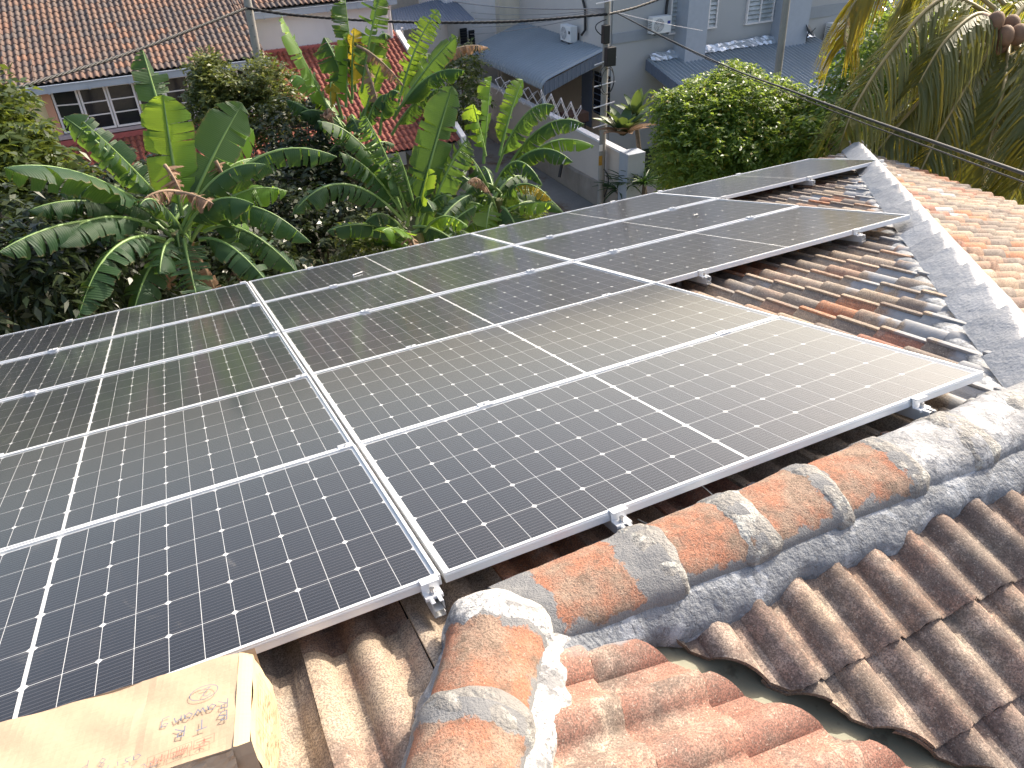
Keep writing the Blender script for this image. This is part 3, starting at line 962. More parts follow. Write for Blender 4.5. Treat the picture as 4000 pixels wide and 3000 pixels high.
BR, FRc, BL = S(-0.560, -0.140, 0.085), S(-0.605, -0.455, 0.085), S(-1.075, -0.075, 0.085)
ex = (BL - BR).normalized()                        # local x: along the box, towards the left
n_ = VN
ey = n_.cross(ex).normalized()
if ey.dot(FRc - BR) < 0: ey = -ey
bx = Matrix((ex, ey, n_)).transposed().to_4x4(); bx.translation = BR - n_ * 0.235
box = empty('cardboard_box', mat=bx)
tag(box, 'tan cardboard box with blue marker writing at the foot of the solar panels', 'box')
BLn, BD, BHt = 0.62, 0.325, 0.235
flip = ex.cross(ey).dot(n_) < 0
def card_sheet(fn, nu, nv, name, mat, th=0.0):
    mb = MB(); mb.sheet([[Vector(fn(i / nu, j / nv)) for i in range(nu + 1)] for j in range(nv + 1)], smooth=False)
    return mb.build(name, mat, box)
rb = random.Random(5)
def dent(a, b, s=0.004): return s * (math.sin(a * 9 + b * 4) * math.sin(b * 7 + 1) + 0.5 * math.sin(a * 23 + b * 11))
card_sheet(lambda a, b: (0.018 + (BLn - 0.018) * a, BD * b + dent(a, 3, 0.003) * (1 - b), BHt + dent(a, b) - 0.0012 * (abs(a - 0.36) < 0.02)), 34, 16, 'top_panel', M_CARD)
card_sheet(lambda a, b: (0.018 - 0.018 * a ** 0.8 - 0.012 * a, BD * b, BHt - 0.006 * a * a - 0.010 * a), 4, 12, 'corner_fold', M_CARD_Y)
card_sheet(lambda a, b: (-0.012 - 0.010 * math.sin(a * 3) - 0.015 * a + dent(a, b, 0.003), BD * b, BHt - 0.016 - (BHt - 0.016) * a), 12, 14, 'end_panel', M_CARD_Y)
card_sheet(lambda a, b: (-0.02 + (BLn + 0.02) * a, BD + dent(a, b, 0.003) - 0.006 * b, BHt * (1 - b)), 24, 8, 'front_panel', M_CARD)
card_sheet(lambda a, b: (-0.02 + (BLn + 0.02) * a, 0.0, BHt * (1 - b)), 8, 4, 'back_panel', M_CARD)
card_sheet(lambda a, b: (BLn, BD * b, BHt * (1 - a)), 4, 4, 'end_panel', M_CARD)
card_sheet(lambda a, b: (0.02 + 0.20 * a, BD + 0.003 + 0.012 * b + dent(a, b, 0.004), BHt - 0.004 - 0.055 * b - 0.01 * math.sin(a * 14) * b), 14, 5, 'torn_flap', M_CARD)
# handwriting: read from the far side, so it runs right to left and upside down for the camera
GL_ = {'2': [[(0, .8), (.3, 1), (.6, .8), (.5, .5), (0, 0), (.7, .05)]], 'R': [[(0, 0), (.1, 1), (.55, .9), (.5, .55), (.1, .5), (.7, 0)]],
       'a': [[(.6, .5), (.3, .6), (.05, .3), (.3, .0), (.55, .2), (.6, .5), (.65, 0)]], 'w': [[(0, .55), (.15, 0), (.35, .4), (.5, 0), (.75, .55)]],
       'n': [[(0, 0), (.05, .55), (.1, .3), (.4, .55), (.5, 0)]], 'g': [[(.55, .5), (.25, .55), (.1, .3), (.4, .2), (.6, .5), (.5, -.4), (0, -.45)]],
       'B': [[(0, 0), (.05, 1), (.5, .85), (.1, .5), (.6, .3), (.4, 0), (0, 0)]], 'T': [[(0, 1), (.7, 1)], [(.35, 1), (.3, 0)]],
       'p': [[(.05, -.4), (.1, .55), (.45, .5), (.45, .2), (.1, .15)]], 'c': [[(.5, .5), (.2, .55), (.05, .25), (.3, 0), (.5, .1)]],
       's': [[(.5, .55), (.15, .5), (.4, .25), (.4, .05), (0, .0)]], 'i': [[(.1, .5), (.15, 0)], [(.1, .75), (.11, .8)]], 'r': [[(0, 0), (.05, .5), (.1, .35), (.4, .55)]],
       '4': [[(.45, 0), (.5, 1), (0, .4), (.7, .4)]], '8': [[(.5, .8), (.2, 1), (.1, .7), (.5, .35), (.3, 0), (.05, .3), (.5, .8)]], '.': [[(.1, 0), (.15, .06)]],
       'D': [[(0, 0), (.05, 1), (.5, .8), (.55, .3), (0, 0)]], 'C': [[(.6, .85), (.3, 1), (.05, .5), (.3, 0), (.6, .15)]], 'u': [[(0, .55), (.1, .05), (.4, .1), (.45, .55), (.5, 0)]],
       't': [[(.25, .9), (.2, .05), (.4, 0)], [(0, .55), (.45, .6)]]}
def ribbon(mb, pts, w, z):
    pts = [Vector((a, b, 0)) for a, b in pts]
    for a, b in zip(pts[:-1], pts[1:]):
        d = (b - a)
        if d.length < 1e-6: continue
        q = Vector((-d.y, d.x, 0)).normalized() * w / 2; d = d.normalized() * w * 0.3
        mb.add([(a - q - d) + Vector((0, 0, z)), (b - q + d) + Vector((0, 0, z)), (b + q + d) + Vector((0, 0, z)), (a + q - d) + Vector((0, 0, z))], [(0, 1, 2, 3)])
def write(txt, x, y, size, slant, mat, name='handwriting', w=0.0024, gap=0.85):
    mb = MB(); ca, sa = math.cos(slant), math.sin(slant); cx = 0
    for ch in txt:
        if ch == ' ': cx += size * 0.5; continue
        for st in GL_[ch]:
            pts = []
            for px, py in st:
                lx, ly = cx + px * size, py * size
                pts.append((x + lx * ca - ly * sa, y + ly * ca + lx * sa))
            ribbon(mb, pts, 0.72 * w * (0.8 + 0.4 * rb.random()), BHt + 0.0078)
        cx += size * gap
    return mb.build(name, mat, box)
sl = 0.10
mb = MB(); ribbon(mb, [(0.092 + 0.032 * math.cos(t), 0.125 + 0.024 * math.sin(t)) for t in np.linspace(0, 6.5, 22)], 0.002, BHt + 0.0078); mb.build('handwriting', M_INK, box)
write('2', 0.078, 0.110, 0.030, sl, M_INK)
write('Rawang', 0.035, 0.172, 0.030, sl, M_INK, w=0.003)
write('BTR', 0.035, 0.212, 0.030, sl, M_INK, gap=1.5, w=0.0036)
write('asir', 0.21, 0.262, 0.026, sl, M_INK)
write('8 pcs', 0.285, 0.240, 0.026, sl, M_INK)
write('4.8', 0.30, 0.278, 0.026, sl, M_INK)
write('DC put', 0.175, 0.296, 0.022, sl, M_INK, w=0.0016)
for k, x in enumerate((0.058, 0.105, 0.152)):
    mb = MB(); y0 = 0.275 + 0.003 * k; z = BHt + 0.0080
    ribbon(mb, [(x, y0), (x + 0.042, y0 + 0.004), (x + 0.041, y0 + 0.030), (x - 0.001, y0 + 0.026), (x, y0)], 0.0014, z)
    if k == 0: ribbon(mb, [(x + 0.006, y0 + 0.010), (x + 0.036, y0 + 0.012)], 0.003, z); ribbon(mb, [(x + 0.021, y0 + 0.006), (x + 0.020, y0 + 0.024)], 0.003, z); ribbon(mb, [(x + 0.010, y0 + 0.022), (x + 0.020, y0 + 0.014), (x + 0.031, y0 + 0.023)], 0.002, z)
    if k == 1:
        for q in range(5): ribbon(mb, [(x + 0.006 + q * 0.006, y0 + 0.006), (x + 0.012 + q * 0.004, y0 + 0.024)], 0.002, z)
        ribbon(mb, [(x + 0.006, y0 + 0.016), (x + 0.036, y0 + 0.017)], 0.002, z)
    if k == 2:
        for q in (0.013, 0.028):
            ribbon(mb, [(x + q, y0 + 0.007), (x + q, y0 + 0.025)], 0.003, z); ribbon(mb, [(x + q - 0.006, y0 + 0.018), (x + q, y0 + 0.026), (x + q + 0.006, y0 + 0.018)], 0.002, z)
    mb.build('handling_symbol', M_RED, box)
# printed table on the bright end
mb = MB()
def endp(y, z):
    a = (BHt - 0.016 - z) / (BHt - 0.016)
    return Vector((-0.012 - 0.010 * math.sin(a * 3) - 0.015 * a - 0.0045, y, z))
def eline(y0, z0, y1, z1, w):
    n = 8; a = [endp(y0 + (y1 - y0) * k / n, z0 + (z1 - z0) * k / n) for k in range(n + 1)]
    d = Vector((0, z1 - z0, -(y1 - y0))).normalized() * w / 2
    mb.sheet([[p - d for p in a], [p + d for p in a]], smooth=False)
for y in (0.05, 0.085, 0.15, 0.21, 0.29): eline(y, 0.195, y, 0.04, 0.0012)
for z in np.linspace(0.04, 0.195, 9): eline(0.05, z, 0.29, z, 0.0009)
for k in range(70):
    y = rb.uniform(0.055, 0.27); z = rb.uniform(0.045, 0.19); eline(y, z, y + rb.uniform(0.006, 0.022), z + rb.uniform(-0.002, 0.002), 0.0022)
mb.build('printed_table', M_PRINT, box)
if False: mb.sheet([[endp(0.10 + 0.012 * k + 0.02 * t, 0.215 - 0.075 * t) + Vector((-0.0012, 0, 0)) for k in range(5)] for t in (0, 0.25, 0.5, 0.75, 1.0)], smooth=False); mb.build('tape_strip', M_TAPE, box)

# ------------------------------------------------------------------ small things left on the roof
M_WHITEPL = plain('white_plastic', (0.75, 0.74, 0.70), 0.5)
def curl(name, pts, r, mat, label, cat, group=None):
    mb = MB(); mb.tube(pts, r, 6); o = mb.build(name, mat); tag(o, label, cat, group); return o
def curve3(a, b, c, n=9):
    return [a * (1 - t) ** 2 + b * 2 * t * (1 - t) + c * t * t for t in [i / (n - 1) for i in range(n)]]
curl('cable_tie', curve3(S(0.70, 0.05, -0.10), S(0.75, -0.03, -0.13), S(0.715, -0.02, -0.105)), 0.0016, M_WHITEPL, 'thin clear cable tie end curling beside the middle front clamp', 'cable tie', 'cable tie ends')
curl('cable_tie', curve3(S(0.97, 0.07, -0.07), S(1.02, -0.04, -0.13), S(0.90, -0.02, -0.105)), 0.0016, M_WHITEPL, 'longer cable tie end hanging under the front edge of the right panel', 'cable tie', 'cable tie ends')
mb = MB(); mb.tube([S(0.83, 4.86, 0.006), S(0.92, 4.90, 0.008)], 0.0045, 8); mb.tube([S(0.83, 4.86, 0.006), S(0.825, 4.845, 0.005)], 0.007, 8)
o = mb.build('plastic_clip', M_WHITEPL); tag(o, 'small white plastic clip lying on a far row solar panel', 'clip')
mb = MB(); mb.sheet([[S(3.86 + 0.018 * i, 4.02 + 0.012 * j, 0.007 + 0.004 * math.sin(i * 1.3 + j)) for i in range(4)] for j in range(4)]); o = mb.build('dry_leaf', M_WHITEPL); tag(o, 'pale dry leaf scrap lying on the fourth row of panels', 'leaf')

# ------------------------------------------------------------------ ground and neighbours
def PY(px, py, Y):
    d = P(px, py, 1.0) - CAM_POS
    return CAM_POS + d * ((Y - CAM_POS.y) / d.y)
def PXX(px, py, X):
    d = P(px, py, 1.0) - CAM_POS
    return CAM_POS + d * ((X - CAM_POS.x) / d.x)

def _ground():
    g = NG('yard_earth_and_grass'); p = g.pos()
    n = g.noise(p, 0.35, 6.0, 0.65)
    c = g.mix(g.sstep(n, 0.42, 0.58), (0.055, 0.085, 0.025), (0.12, 0.095, 0.065))
    c = g.mix(g.sstep(g.noise(p, 9.0, 5.0, 0.7), 0.5, 0.7, 0.0, 0.6), c, (0.05, 0.045, 0.03))
    return g.done(g.pbr(c, 0.95, 0, 0.2, g.bump(g.noise(p, 12.0, 5.0, 0.7), 0.8, 0.08)))
mb = MB(); mb.quad((-200, -120, GROUND), (300, -120, GROUND), (300, 380, GROUND), (-200, 380, GROUND))
o = mb.build('ground', _ground()); tag(o, kind='structure')
def _lane():
    g = NG('old_concrete_lane'); p = g.pos()
    c = g.mix(g.noise(p, 1.4, 6.0, 0.65), (0.13, 0.125, 0.115), (0.26, 0.25, 0.235))
    c = g.mix(g.sstep(g.noise(p, 0.7, 5.0, 0.7), 0.50, 0.66), c, (0.12, 0.085, 0.055))
    return g.done(g.pbr(c, 0.9, 0, 0.25, g.bump(g.noise(p, 20.0, 5.0, 0.7), 0.7, 0.03)))
mb = MB(); mb.quad((8.6, 12, GROUND + 0.01), (12.28, 12, GROUND + 0.01), (12.28, 34, GROUND + 0.01), (8.6, 34, GROUND + 0.01))
o = mb.build('lane', _lane()); tag(o, kind='structure')

M_YEL = plain('pale_yellow_paint', (0.80, 0.70, 0.42), 0.8, var=0.05, scale=1.0)
M_WHITEW = plain('white_wall_paint', (0.74, 0.72, 0.72), 0.8, var=0.05, scale=0.8, dirt=(0.45, 0.42, 0.40), dirt_amt=0.35)
M_ORANGE = plain('salmon_trim_paint', (0.62, 0.33, 0.22), 0.75, var=0.06, scale=1.0)
M_WFRAME = plain('white_window_frame', (0.82, 0.77, 0.75), 0.5, var=0.04)
M_GUT = plain('grey_blue_gutter_paint', (0.40, 0.44, 0.50), 0.45, var=0.05, scale=1.0)
def _dglass():
    g = NG('dark_window_glass'); p = g.pos()
    c = g.mix(g.noise(p, 1.5, 2.0), (0.006, 0.007, 0.012), (0.02, 0.022, 0.03))
    return g.done(g.pbr(c, 0.06, 0, 0.5))
M_DGLASS = _dglass()
M_REDTRIM = plain('red_brown_flashing', (0.40, 0.10, 0.09), 0.5, var=0.1)
M_SILL = plain('mauve_concrete_sill', (0.42, 0.34, 0.34), 0.85, var=0.12)

def slope_tiles(x0, x1, ya, za, yb, sc, planes=None):
    """tiles on a slope falling towards -Y from (ya, za) with gradient g; list of specs"""
    return

def tiles_on(x0, x1, y_low, z_low, grad, y_high, sc, planes):
    a = math.atan(grad); exx = Vector((-1, 0, 0)); eyy = Vector((0, -math.cos(a), -math.sin(a)))
    out = []
    nx_ = int((x1 - x0) / (TW * sc)) + 1
    ny_ = int((y_high - y_low) / math.cos(a) / (TG * sc)) + 1
    for i in range(nx_):
        for j in range(ny_):
            X = x1 - TW * sc * i
            d = TG * sc * j
            Y = y_low + d * math.cos(a); Z = z_low + d * math.sin(a)
            mx = frame(Vector((X, Y, Z)), exx, eyy) @ Matrix.Scale(sc, 4)
            out.append((mx, planes))
    return out

nb = empty('brown_roofed_house', (0, 27, GROUND))
tag(nb, 'pale yellow and white neighbouring house with brown tile roof and red porch roofs', 'house')
NI = Matrix.Translation(-nb.location)
bpy.context.view_layer.update()
GR = 0.36
def zNB(y): return -3.0 + GR * (y - 24.4)
tl = tiles_on(-5.4, 3.25, 24.4, -3.0, GR, 31.6, 1.12, [])
tl += [t for t in tiles_on(3.25, 8.25, 27.05, zNB(27.05), GR, 31.6, 1.12, [])]
TLF = tile_mesh('roof_tile', *tile_data(2, False))
lay_tiles(tl, 'roof_tile', 'roof_tile_field', nb, M_TILE_NB, 300, None, 0.004, 8, TLF)
porch = tiles_on(-4.6, 3.3, 22.2, -5.62, 0.36, 24.7, 1.12, [])
porch += tiles_on(3.5, 8.3, 21.6, -5.65, 0.40, 27.25, 1.12, [])
TLR = tile_mesh('porch_tile', *tile_data(4, False))
lay_tiles(porch, 'porch_tile', 'porch_tile_field', nb, M_TILE_RED, 300, None, 0.002, 9, TLR)
mb = MB()
mb.add([(-5.4, 24.45, zNB(24.45) - 0.06), (3.2, 24.45, zNB(24.45) - 0.06), (3.2, 27.1, zNB(27.1) - 0.06), (8.2, 27.1, zNB(27.1) - 0.06), (8.2, 31.7, zNB(31.7) - 0.06), (-5.4, 31.7, zNB(31.7) - 0.06)], [(0, 1, 2, 3, 4, 5)])
mb.add([(-4.6, 22.25, -5.66), (3.2, 22.25, -5.66), (3.2, 24.8, -4.75), (-4.6, 24.8, -4.75)], [(0, 1, 2, 3)])
mb.add([(3.5, 21.65, -5.69), (8.2, 21.65, -5.69), (8.2, 27.3, -3.43), (3.5, 27.3, -3.43)], [(0, 1, 2, 3)])
mb.build('roof_deck', M_DECK, nb, NI)
mb = MB(); mb.box((-1.0, 28.9, (GROUND + -2.9) / 2 - 0.15), (8.8, 8.0, -GROUND - 3.2)); mb.build('front_wall', M_YEL, nb, NI)
mb = MB(); mb.box((5.65, 29.7, (GROUND - 2.2) / 2), (5.0, 4.9, -GROUND - 2.2)); mb.build('rear_wall', M_WHITEW, nb, NI)
mb = MB(); mb.box((0.0, 24.82, -3.13), (6.2, 0.2, 0.22)); mb.build('salmon_lintel', M_ORANGE, nb, NI)
mb = MB(); mb.box((-2.95, 24.82, -3.95), (0.22, 0.2, 1.40)); mb.build('salmon_jamb', M_ORANGE, nb, NI)
mb = MB(); mb.box((3.0, 24.82, -3.95), (0.22, 0.2, 1.40)); mb.build('salmon_jamb', M_ORANGE, nb, NI)
mb = MB(); mb.box((0.0, 24.72, -4.52), (6.1, 0.42, 0.10), bev=0.01); mb.build('window_sill', M_SILL, nb, NI)
mb = MB(); mb.box((-0.6, 24.66, -4.68), (7.0, 0.30, 0.16), bev=0.01); mb.build('red_flashing', M_REDTRIM, nb, NI)
mb = MB(); mb.box((5.85, 27.19, -3.40), (4.8, 0.16, 0.16), bev=0.01); mb.build('red_flashing', M_REDTRIM, nb, NI)
# bay window: canted side light and six casements of three panes
def casement(x0, x1, y0, y1, z0, z1):
    w = empty('window', mat=NI); w.parent = nb; w.matrix_local = NI
    a, b = Vector((x0, y0, 0)), Vector((x1, y1, 0)); d = (b - a); L = d.length; d.normalize()
    ang = math.atan2(d.y, d.x); rot = Matrix.Rotation(ang, 4, 'Z')
    def bar(s0, s1, za, zb, th=0.07):
        c = a + d * ((s0 + s1) / 2)
        return (Vector((c.x, c.y, (za + zb) / 2)), (s1 - s0, th, zb - za))
    mbw = MB()
    for s0, s1, za, zb in ((0, 0.055, z0, z1), (L - 0.055, L, z0, z1), (0.055, L - 0.055, z1 - 0.055, z1), (0.055, L - 0.055, z0, z0 + 0.055)):
        c, sz = bar(s0, s1, za, zb); mbw.box(c, sz, mx=rot)
    mbw.build('frame', M_WFRAME, w)
    hh = (z1 - z0 - 0.11) / 3
    for k in range(3):
        za = z0 + 0.055 + k * hh
        if k: 
            mbw = MB(); c, sz = bar(0.055, L - 0.055, za - 0.016, za + 0.016, 0.055); mbw.box(c, sz, mx=rot); mbw.build('glazing_bar', M_WFRAME, w)
        mbw = MB(); c, sz = bar(0.055, L - 0.055, za + (0.016 if k else 0), za + hh - (0.016 if k < 2 else 0), 0.012); mbw.box(c, sz, mx=rot); mbw.build('pane', M_DGLASS, w)
xs_ = [-2.82, -2.12, -1.38, -0.62, 0.14, 0.90, 1.66, 2.28, 2.86]
for k in range(8):
    ya = 24.74 if k == 0 else 24.58; yb = 24.74 if k == 7 else 24.58
    casement(xs_[k] + 0.01, xs_[k + 1] - 0.01, ya, yb, -4.44, -3.24)
# box gutters with brackets, downpipe
def gutter(x0, x1, y, z):
    mb = MB()
    mb.box(((x0 + x1) / 2, y - 0.13, z - 0.14), (x1 - x0, 0.02, 0.20)); mb.box(((x0 + x1) / 2, y - 0.06, z - 0.235), (x1 - x0, 0.13, 0.015)); mb.box(((x0 + x1) / 2, y + 0.01, z - 0.14), (x1 - x0, 0.02, 0.18))
    mb.box(((x0 + x1) / 2, y - 0.145, z - 0.045), (x1 - x0, 0.03, 0.025))
    gt = mb.build('gutter', M_GUT, nb, NI)
    x = x0 + 0.5
    while x < x1:
        mb = MB(); mb.box((x, y - 0.150, z - 0.15), (0.035, 0.02, 0.22)); b = mb.build('bracket', M_GUT, gt); x += 1.05
gutter(-5.4, 3.35, 24.36, -2.98)
gutter(3.3, 8.35, 27.0, zNB(27.0) + 0.0)
mb = MB(); mb.tube([(8.1, 26.95, -2.3), (8.1, 27.12, -2.5), (8.1, 27.14, -3.5)], 0.06, 8); mb.build('downpipe', M_WFRAME, nb, NI)
mb = MB(); mb.tube([(3.05, 24.32, -3.2), (3.05, 24.5, -3.38), (2.75, 24.55, -3.45)], 0.05, 8); mb.build('downpipe', M_WFRAME, nb, NI)
mb = MB(); mb.prism([(8.32, 27.3, -3.2), (8.32, 21.5, -5.5), (8.32, 21.5, -5.95), (8.32, 27.3, -3.7)], (0.16, 0, 0)); mb.build('coping', M_WHITEW, nb, NI)

# ---- grey two-storey building on the right
M_GREY = plain('blue_grey_wall_paint', (0.42, 0.425, 0.43), 0.75, var=0.05, scale=0.6)
M_GREYL = plain('warm_grey_wall_paint', (0.55, 0.52, 0.49), 0.8, var=0.06, scale=0.6)
M_BAND = plain('slate_blue_band', (0.30, 0.325, 0.36), 0.7, var=0.04)
M_FIN = plain('blue_fin_paint', (0.38, 0.415, 0.47), 0.7, var=0.04)
gb = empty('grey_building', (20, 27, GROUND))
tag(gb, 'grey two-storey building with blue-grey fins and metal canopies', 'building')
GI = Matrix.Translation(-gb.location)
mb = MB(); mb.box((23.7, 30.0, -3.6), (16.8, 12.0, 8.8)); mb.build('front_wall', M_GREY, gb, GI)
mb = MB(); mb.box((15.17, 29.0, -3.6), (0.22, 9.9, 8.79)); mb.build('side_wall', M_GREYL, gb, GI)
mb = MB(); mb.box((15.05, 28.2, -6.6), (0.05, 8.0, 2.7)); mb.build('porch_wall', plain('beige_porch_paint', (0.55, 0.45, 0.34), 0.8, var=0.04), gb, GI)
za = PY(1337.6, 89.4, 24).z
mb = MB(); mb.box((17.3, 23.98, za + 0.12), (4.0, 0.05, 0.34)); mb.build('slate_band', M_BAND, gb, GI)
zb_ = PY(1770, 25, 24).z
mb = MB(); mb.box((26.2, 23.98, zb_), (4.6, 0.05, 0.42)); mb.build('slate_band', M_BAND, gb, GI)
for (pxa, pxb) in ((1485, 1529), (1697, 1746)):
    a = PY(pxa, 60, 23.2); b = PY(pxb, 60, 23.2)
    mb = MB(); mb.box(((a.x + b.x) / 2, 23.62, -3.4), (b.x - a.x, 0.80, 9.0)); mb.build('wall_fin', M_FIN, gb, GI)
mb = MB(); mb.box((23.5, 29.6, 1.0), (18.0, 13.0, 0.25)); mb.build('roof_slab', M_GREYL, gb, GI)

M_LOUV = plain('frosted_louvre_glass', (0.42, 0.45, 0.46), 0.15, var=0.2, scale=3.0)
def louvre_window(pa, pb, Y, nslat, cols, tall):
    """pa upper-left and pb lower-right seen points on the wall plane"""
    a = PY(pa[0], pa[1], Y); b = PY(pb[0], pb[1], Y)
    z1, z0 = b.z + tall, b.z
    w = empty('window', mat=GI); w.parent = gb; w.matrix_local = GI
    x0, x1 = a.x, b.x; t = 0.06; y = Y - 0.05
    mb = MB()
    mb.box(((x0 + x1) / 2, y, z1), (x1 - x0 + 2 * t, 0.1, t)); mb.box(((x0 + x1) / 2, y, z0), (x1 - x0 + 2 * t, 0.1, t))
    for k in range(cols + 1):
        mb.box((x0 + (x1 - x0) * k / cols, y - 0.003, (z0 + z1) / 2), (t, 0.1, z1 - z0 - t))
    mb.build('frame', M_WFRAME, w)
    mb = MB(); mb.box(((x0 + x1) / 2, Y - 0.006, (z0 + z1) / 2), (x1 - x0, 0.008, z1 - z0)); mb.build('dark_opening', M_DGLASS, w)
    for c in range(cols):
        xa = x0 + (x1 - x0) * c / cols + t / 2; xb = x0 + (x1 - x0) * (c + 1) / cols - t / 2
        for k in range(nslat):
            z = z0 + (z1 - z0) * (k + 0.5) / nslat
            mb = MB(); mb.box(((xa + xb) / 2, y, z), (xb - xa, 0.006, (z1 - z0) / nslat * 1.05), mx=Matrix.Rotation(R(-28), 4, 'X')); mb.build('louvre_slat', M_LOUV, w)
louvre_window((1449, 5), (1490, 66), 24.0, 13, 2, 1.9)
louvre_window((1531, 5), (1543, 58), 24.0, 11, 1, 1.7)
louvre_window((1615, 0), (1664, 44), 24.0, 9, 2, 1.4)
louvre_window((1777, 103), (1796, 121), 24.0, 5, 1, 0.75)

def corrugated(corner_rows, ncorr, amp, mats, name, parent, mx, axis_samples=7):
    """corner_rows: list of (left edge point, right edge point) pairs from top to bottom; corrugations run along the list"""
    mb = MB(); rows = []
    n = ncorr * axis_samples
    prof = [0, 0, 0.05, 1, 1, 0.05, 0][:axis_samples]
    for a, b in corner_rows:
        a, b = Vector(a), Vector(b); row = []
        nrm = (b - a).cross(Vector(corner_rows[-1][0]) - Vector(corner_rows[0][0])).normalized()
        if nrm.z < 0: nrm = -nrm
        for k in range(n + 1):
            row.append(a.lerp(b, k / n) + nrm * (amp * prof[k % axis_samples]))
        rows.append(row)
    mb.sheet(rows, smooth=False)
    return mb.build(name, mats, parent, mx)
def _metal(name, c, rough=0.38):
    g = NG(name); p = g.pos()
    cc = g.mix(g.noise(p, 0.9, 5.0, 0.6), tuple(x * 0.85 for x in c), tuple(min(1, x * 1.12) for x in c))
    return g.done(g.pbr(cc, rough, 0.25, 0.5))
M_METAL = _metal('blue_grey_metal_sheet', (0.34, 0.38, 0.42))
M_METALD = _metal('dark_blue_metal_sheet', (0.15, 0.18, 0.24), 0.5)
# lean-to awning along the side wall
aw = empty('metal_awning', (13.8, 27, -4.6)); AI = Matrix.Translation(-aw.location)
tag(aw, 'blue-grey corrugated awning with rounded edge on the side of the grey building', 'awning')
YA, YB = 24.05, 30.9
prof = [(15.05, -4.12), (13.6, -4.55), (12.86, -4.78), (12.66, -4.87), (12.53, -5.0), (12.48, -5.16)]
corrugated([((x, YA, z), (x, YB, z)) for x, z in prof], 32, 0.085, M_METAL, 'roof_sheet', aw, AI)
corrugated([((15.05, YA, -4.14), (12.55, YA, -4.93)), ((15.05, YA, -4.50), (12.55, YA, -5.36))], 14, 0.02, M_METALD, 'fascia', aw, AI)
for y in (24.2, 30.7):
    mb = MB(); mb.box((12.62, y, -6.7), (0.10, 0.10, 3.1)); mb.build('post', M_FIN, aw, AI)
mb = MB(); mb.box((13.8, 24.2, -4.92), (2.5, 0.06, 0.10), mx=Matrix.Rotation(-0.29, 4, 'Y') ); mb.build('beam', M_FIN, aw, AI)
# canopy over the front
cn = empty('metal_canopy', (20, 22, -5)); CI = Matrix.Translation(-cn.location)
tag(cn, 'ribbed metal canopy behind the big green tree, half in sunlight', 'canopy')
corrugated([((16.75, 23.9, -4.62), (24.6, 23.9, -4.62)), ((16.75, 19.0, -5.75), (24.6, 19.0, -5.75))], 44, 0.07, M_METAL, 'roof_sheet', cn, CI)
corrugated([((16.72, 23.9, -4.60), (16.72, 19.0, -5.73)), ((16.72, 23.9, -4.98), (16.72, 19.0, -6.11))], 24, 0.015, M_METALD, 'fascia', cn, CI)
mb = MB(); rows = []
rf = random.Random(4)
for j in range(4):
    rows.append([Vector((16.8 + 7.7 * k / 60, 23.86 - 0.10 * j + rf.uniform(-0.03, 0.03), -4.40 - 0.075 * j + rf.uniform(-0.035, 0.035))) for k in range(61)])
mb.sheet(rows, smooth=False); mb.build('foil_flashing', plain('silver_foil', (0.72, 0.75, 0.78), 0.25, 0.6), cn, CI)
for x in (17.0, 24.3):
    mb = MB(); mb.box((x, 19.2, -6.9), (0.1, 0.1, 2.2)); mb.build('post', M_FIN, cn, CI)

# ---- air conditioners
M_ACW = plain('white_ac_casing', (0.78, 0.78, 0.77), 0.45, var=0.03)
M_BLK = plain('black_plastic_part', (0.02, 0.02, 0.022), 0.5)
M_BLUEL = plain('blue_sticker', (0.03, 0.05, 0.30), 0.5)
def ac_unit(mx, label, w=0.80, h=0.56, d=0.30, blue=True):
    e = empty('air_conditioner', mat=mx); tag(e, label, 'air conditioner', 'outdoor air conditioner units')
    mb = MB(); mb.box((0, 0, h / 2), (w, d, h), bev=0.02); mb.build('casing', M_ACW, e)
    cx = -w * 0.15; r = h * 0.40
    mb = MB(); mb.tube([(cx, -d / 2 - 0.004, h / 2), (cx, -d / 2 - 0.010, h / 2)], [r, r], 28); mb.build('fan_opening', plain('grey_grille', (0.42, 0.42, 0.43), 0.5), e)
    mb = MB()
    for k in range(4): mb.tube([(cx + r * q * math.cos(t), -d / 2 - 0.014, h / 2 + r * q * math.sin(t)) for q in ((k + 1) / 4,) for t in np.linspace(0, 2 * math.pi, 25)], 0.004, 4)
    for k in range(8): mb.tube([(cx, -d / 2 - 0.014, h / 2), (cx + r * math.cos(k * math.pi / 4), -d / 2 - 0.014, h / 2 + r * math.sin(k * math.pi / 4))], 0.004, 4)
    mb.build('fan_grille', M_ACW, e)
    mb = MB()
    for k in range(3):
        t = k * 2.094
        mb.add([(cx + 0.04 * math.cos(t), -d / 2 - 0.011, h / 2 + 0.04 * math.sin(t)), (cx + r * .9 * math.cos(t), -d / 2 - 0.0112, h / 2 + r * .9 * math.sin(t)), (cx + r * .85 * math.cos(t + .7), -d / 2 - 0.0125, h / 2 + r * .85 * math.sin(t + .7))], [(0, 1, 2)])
    mb.build('fan_blades', plain('fan_grey', (0.25, 0.25, 0.26), 0.5), e)
    mb = MB(); mb.box((w * 0.38, -d / 2 - 0.002, h * 0.62), (w * 0.16, 0.004, h * 0.18)); mb.build('sticker', M_BLUEL if blue else M_BLK, e)
    mb = MB()
    for k in range(7): mb.box((-w / 2 - 0.001, 0, h * (0.2 + 0.1 * k)), (0.004, d * 0.7, 0.02))
    mb.build('side_louvres', M_BLK, e)
    for x in (-w * 0.35, w * 0.35):
        mb = MB(); mb.box((x, 0.05, -0.02), (0.04, d + 0.16, 0.035)); mb.box((x, d / 2 + 0.12, 0.1), (0.04, 0.02, 0.4)); mb.build('wall_bracket', M_BLK, e)
def place(loc, rz): return Matrix.Translation(loc) @ Matrix.Rotation(rz, 4, 'Z')
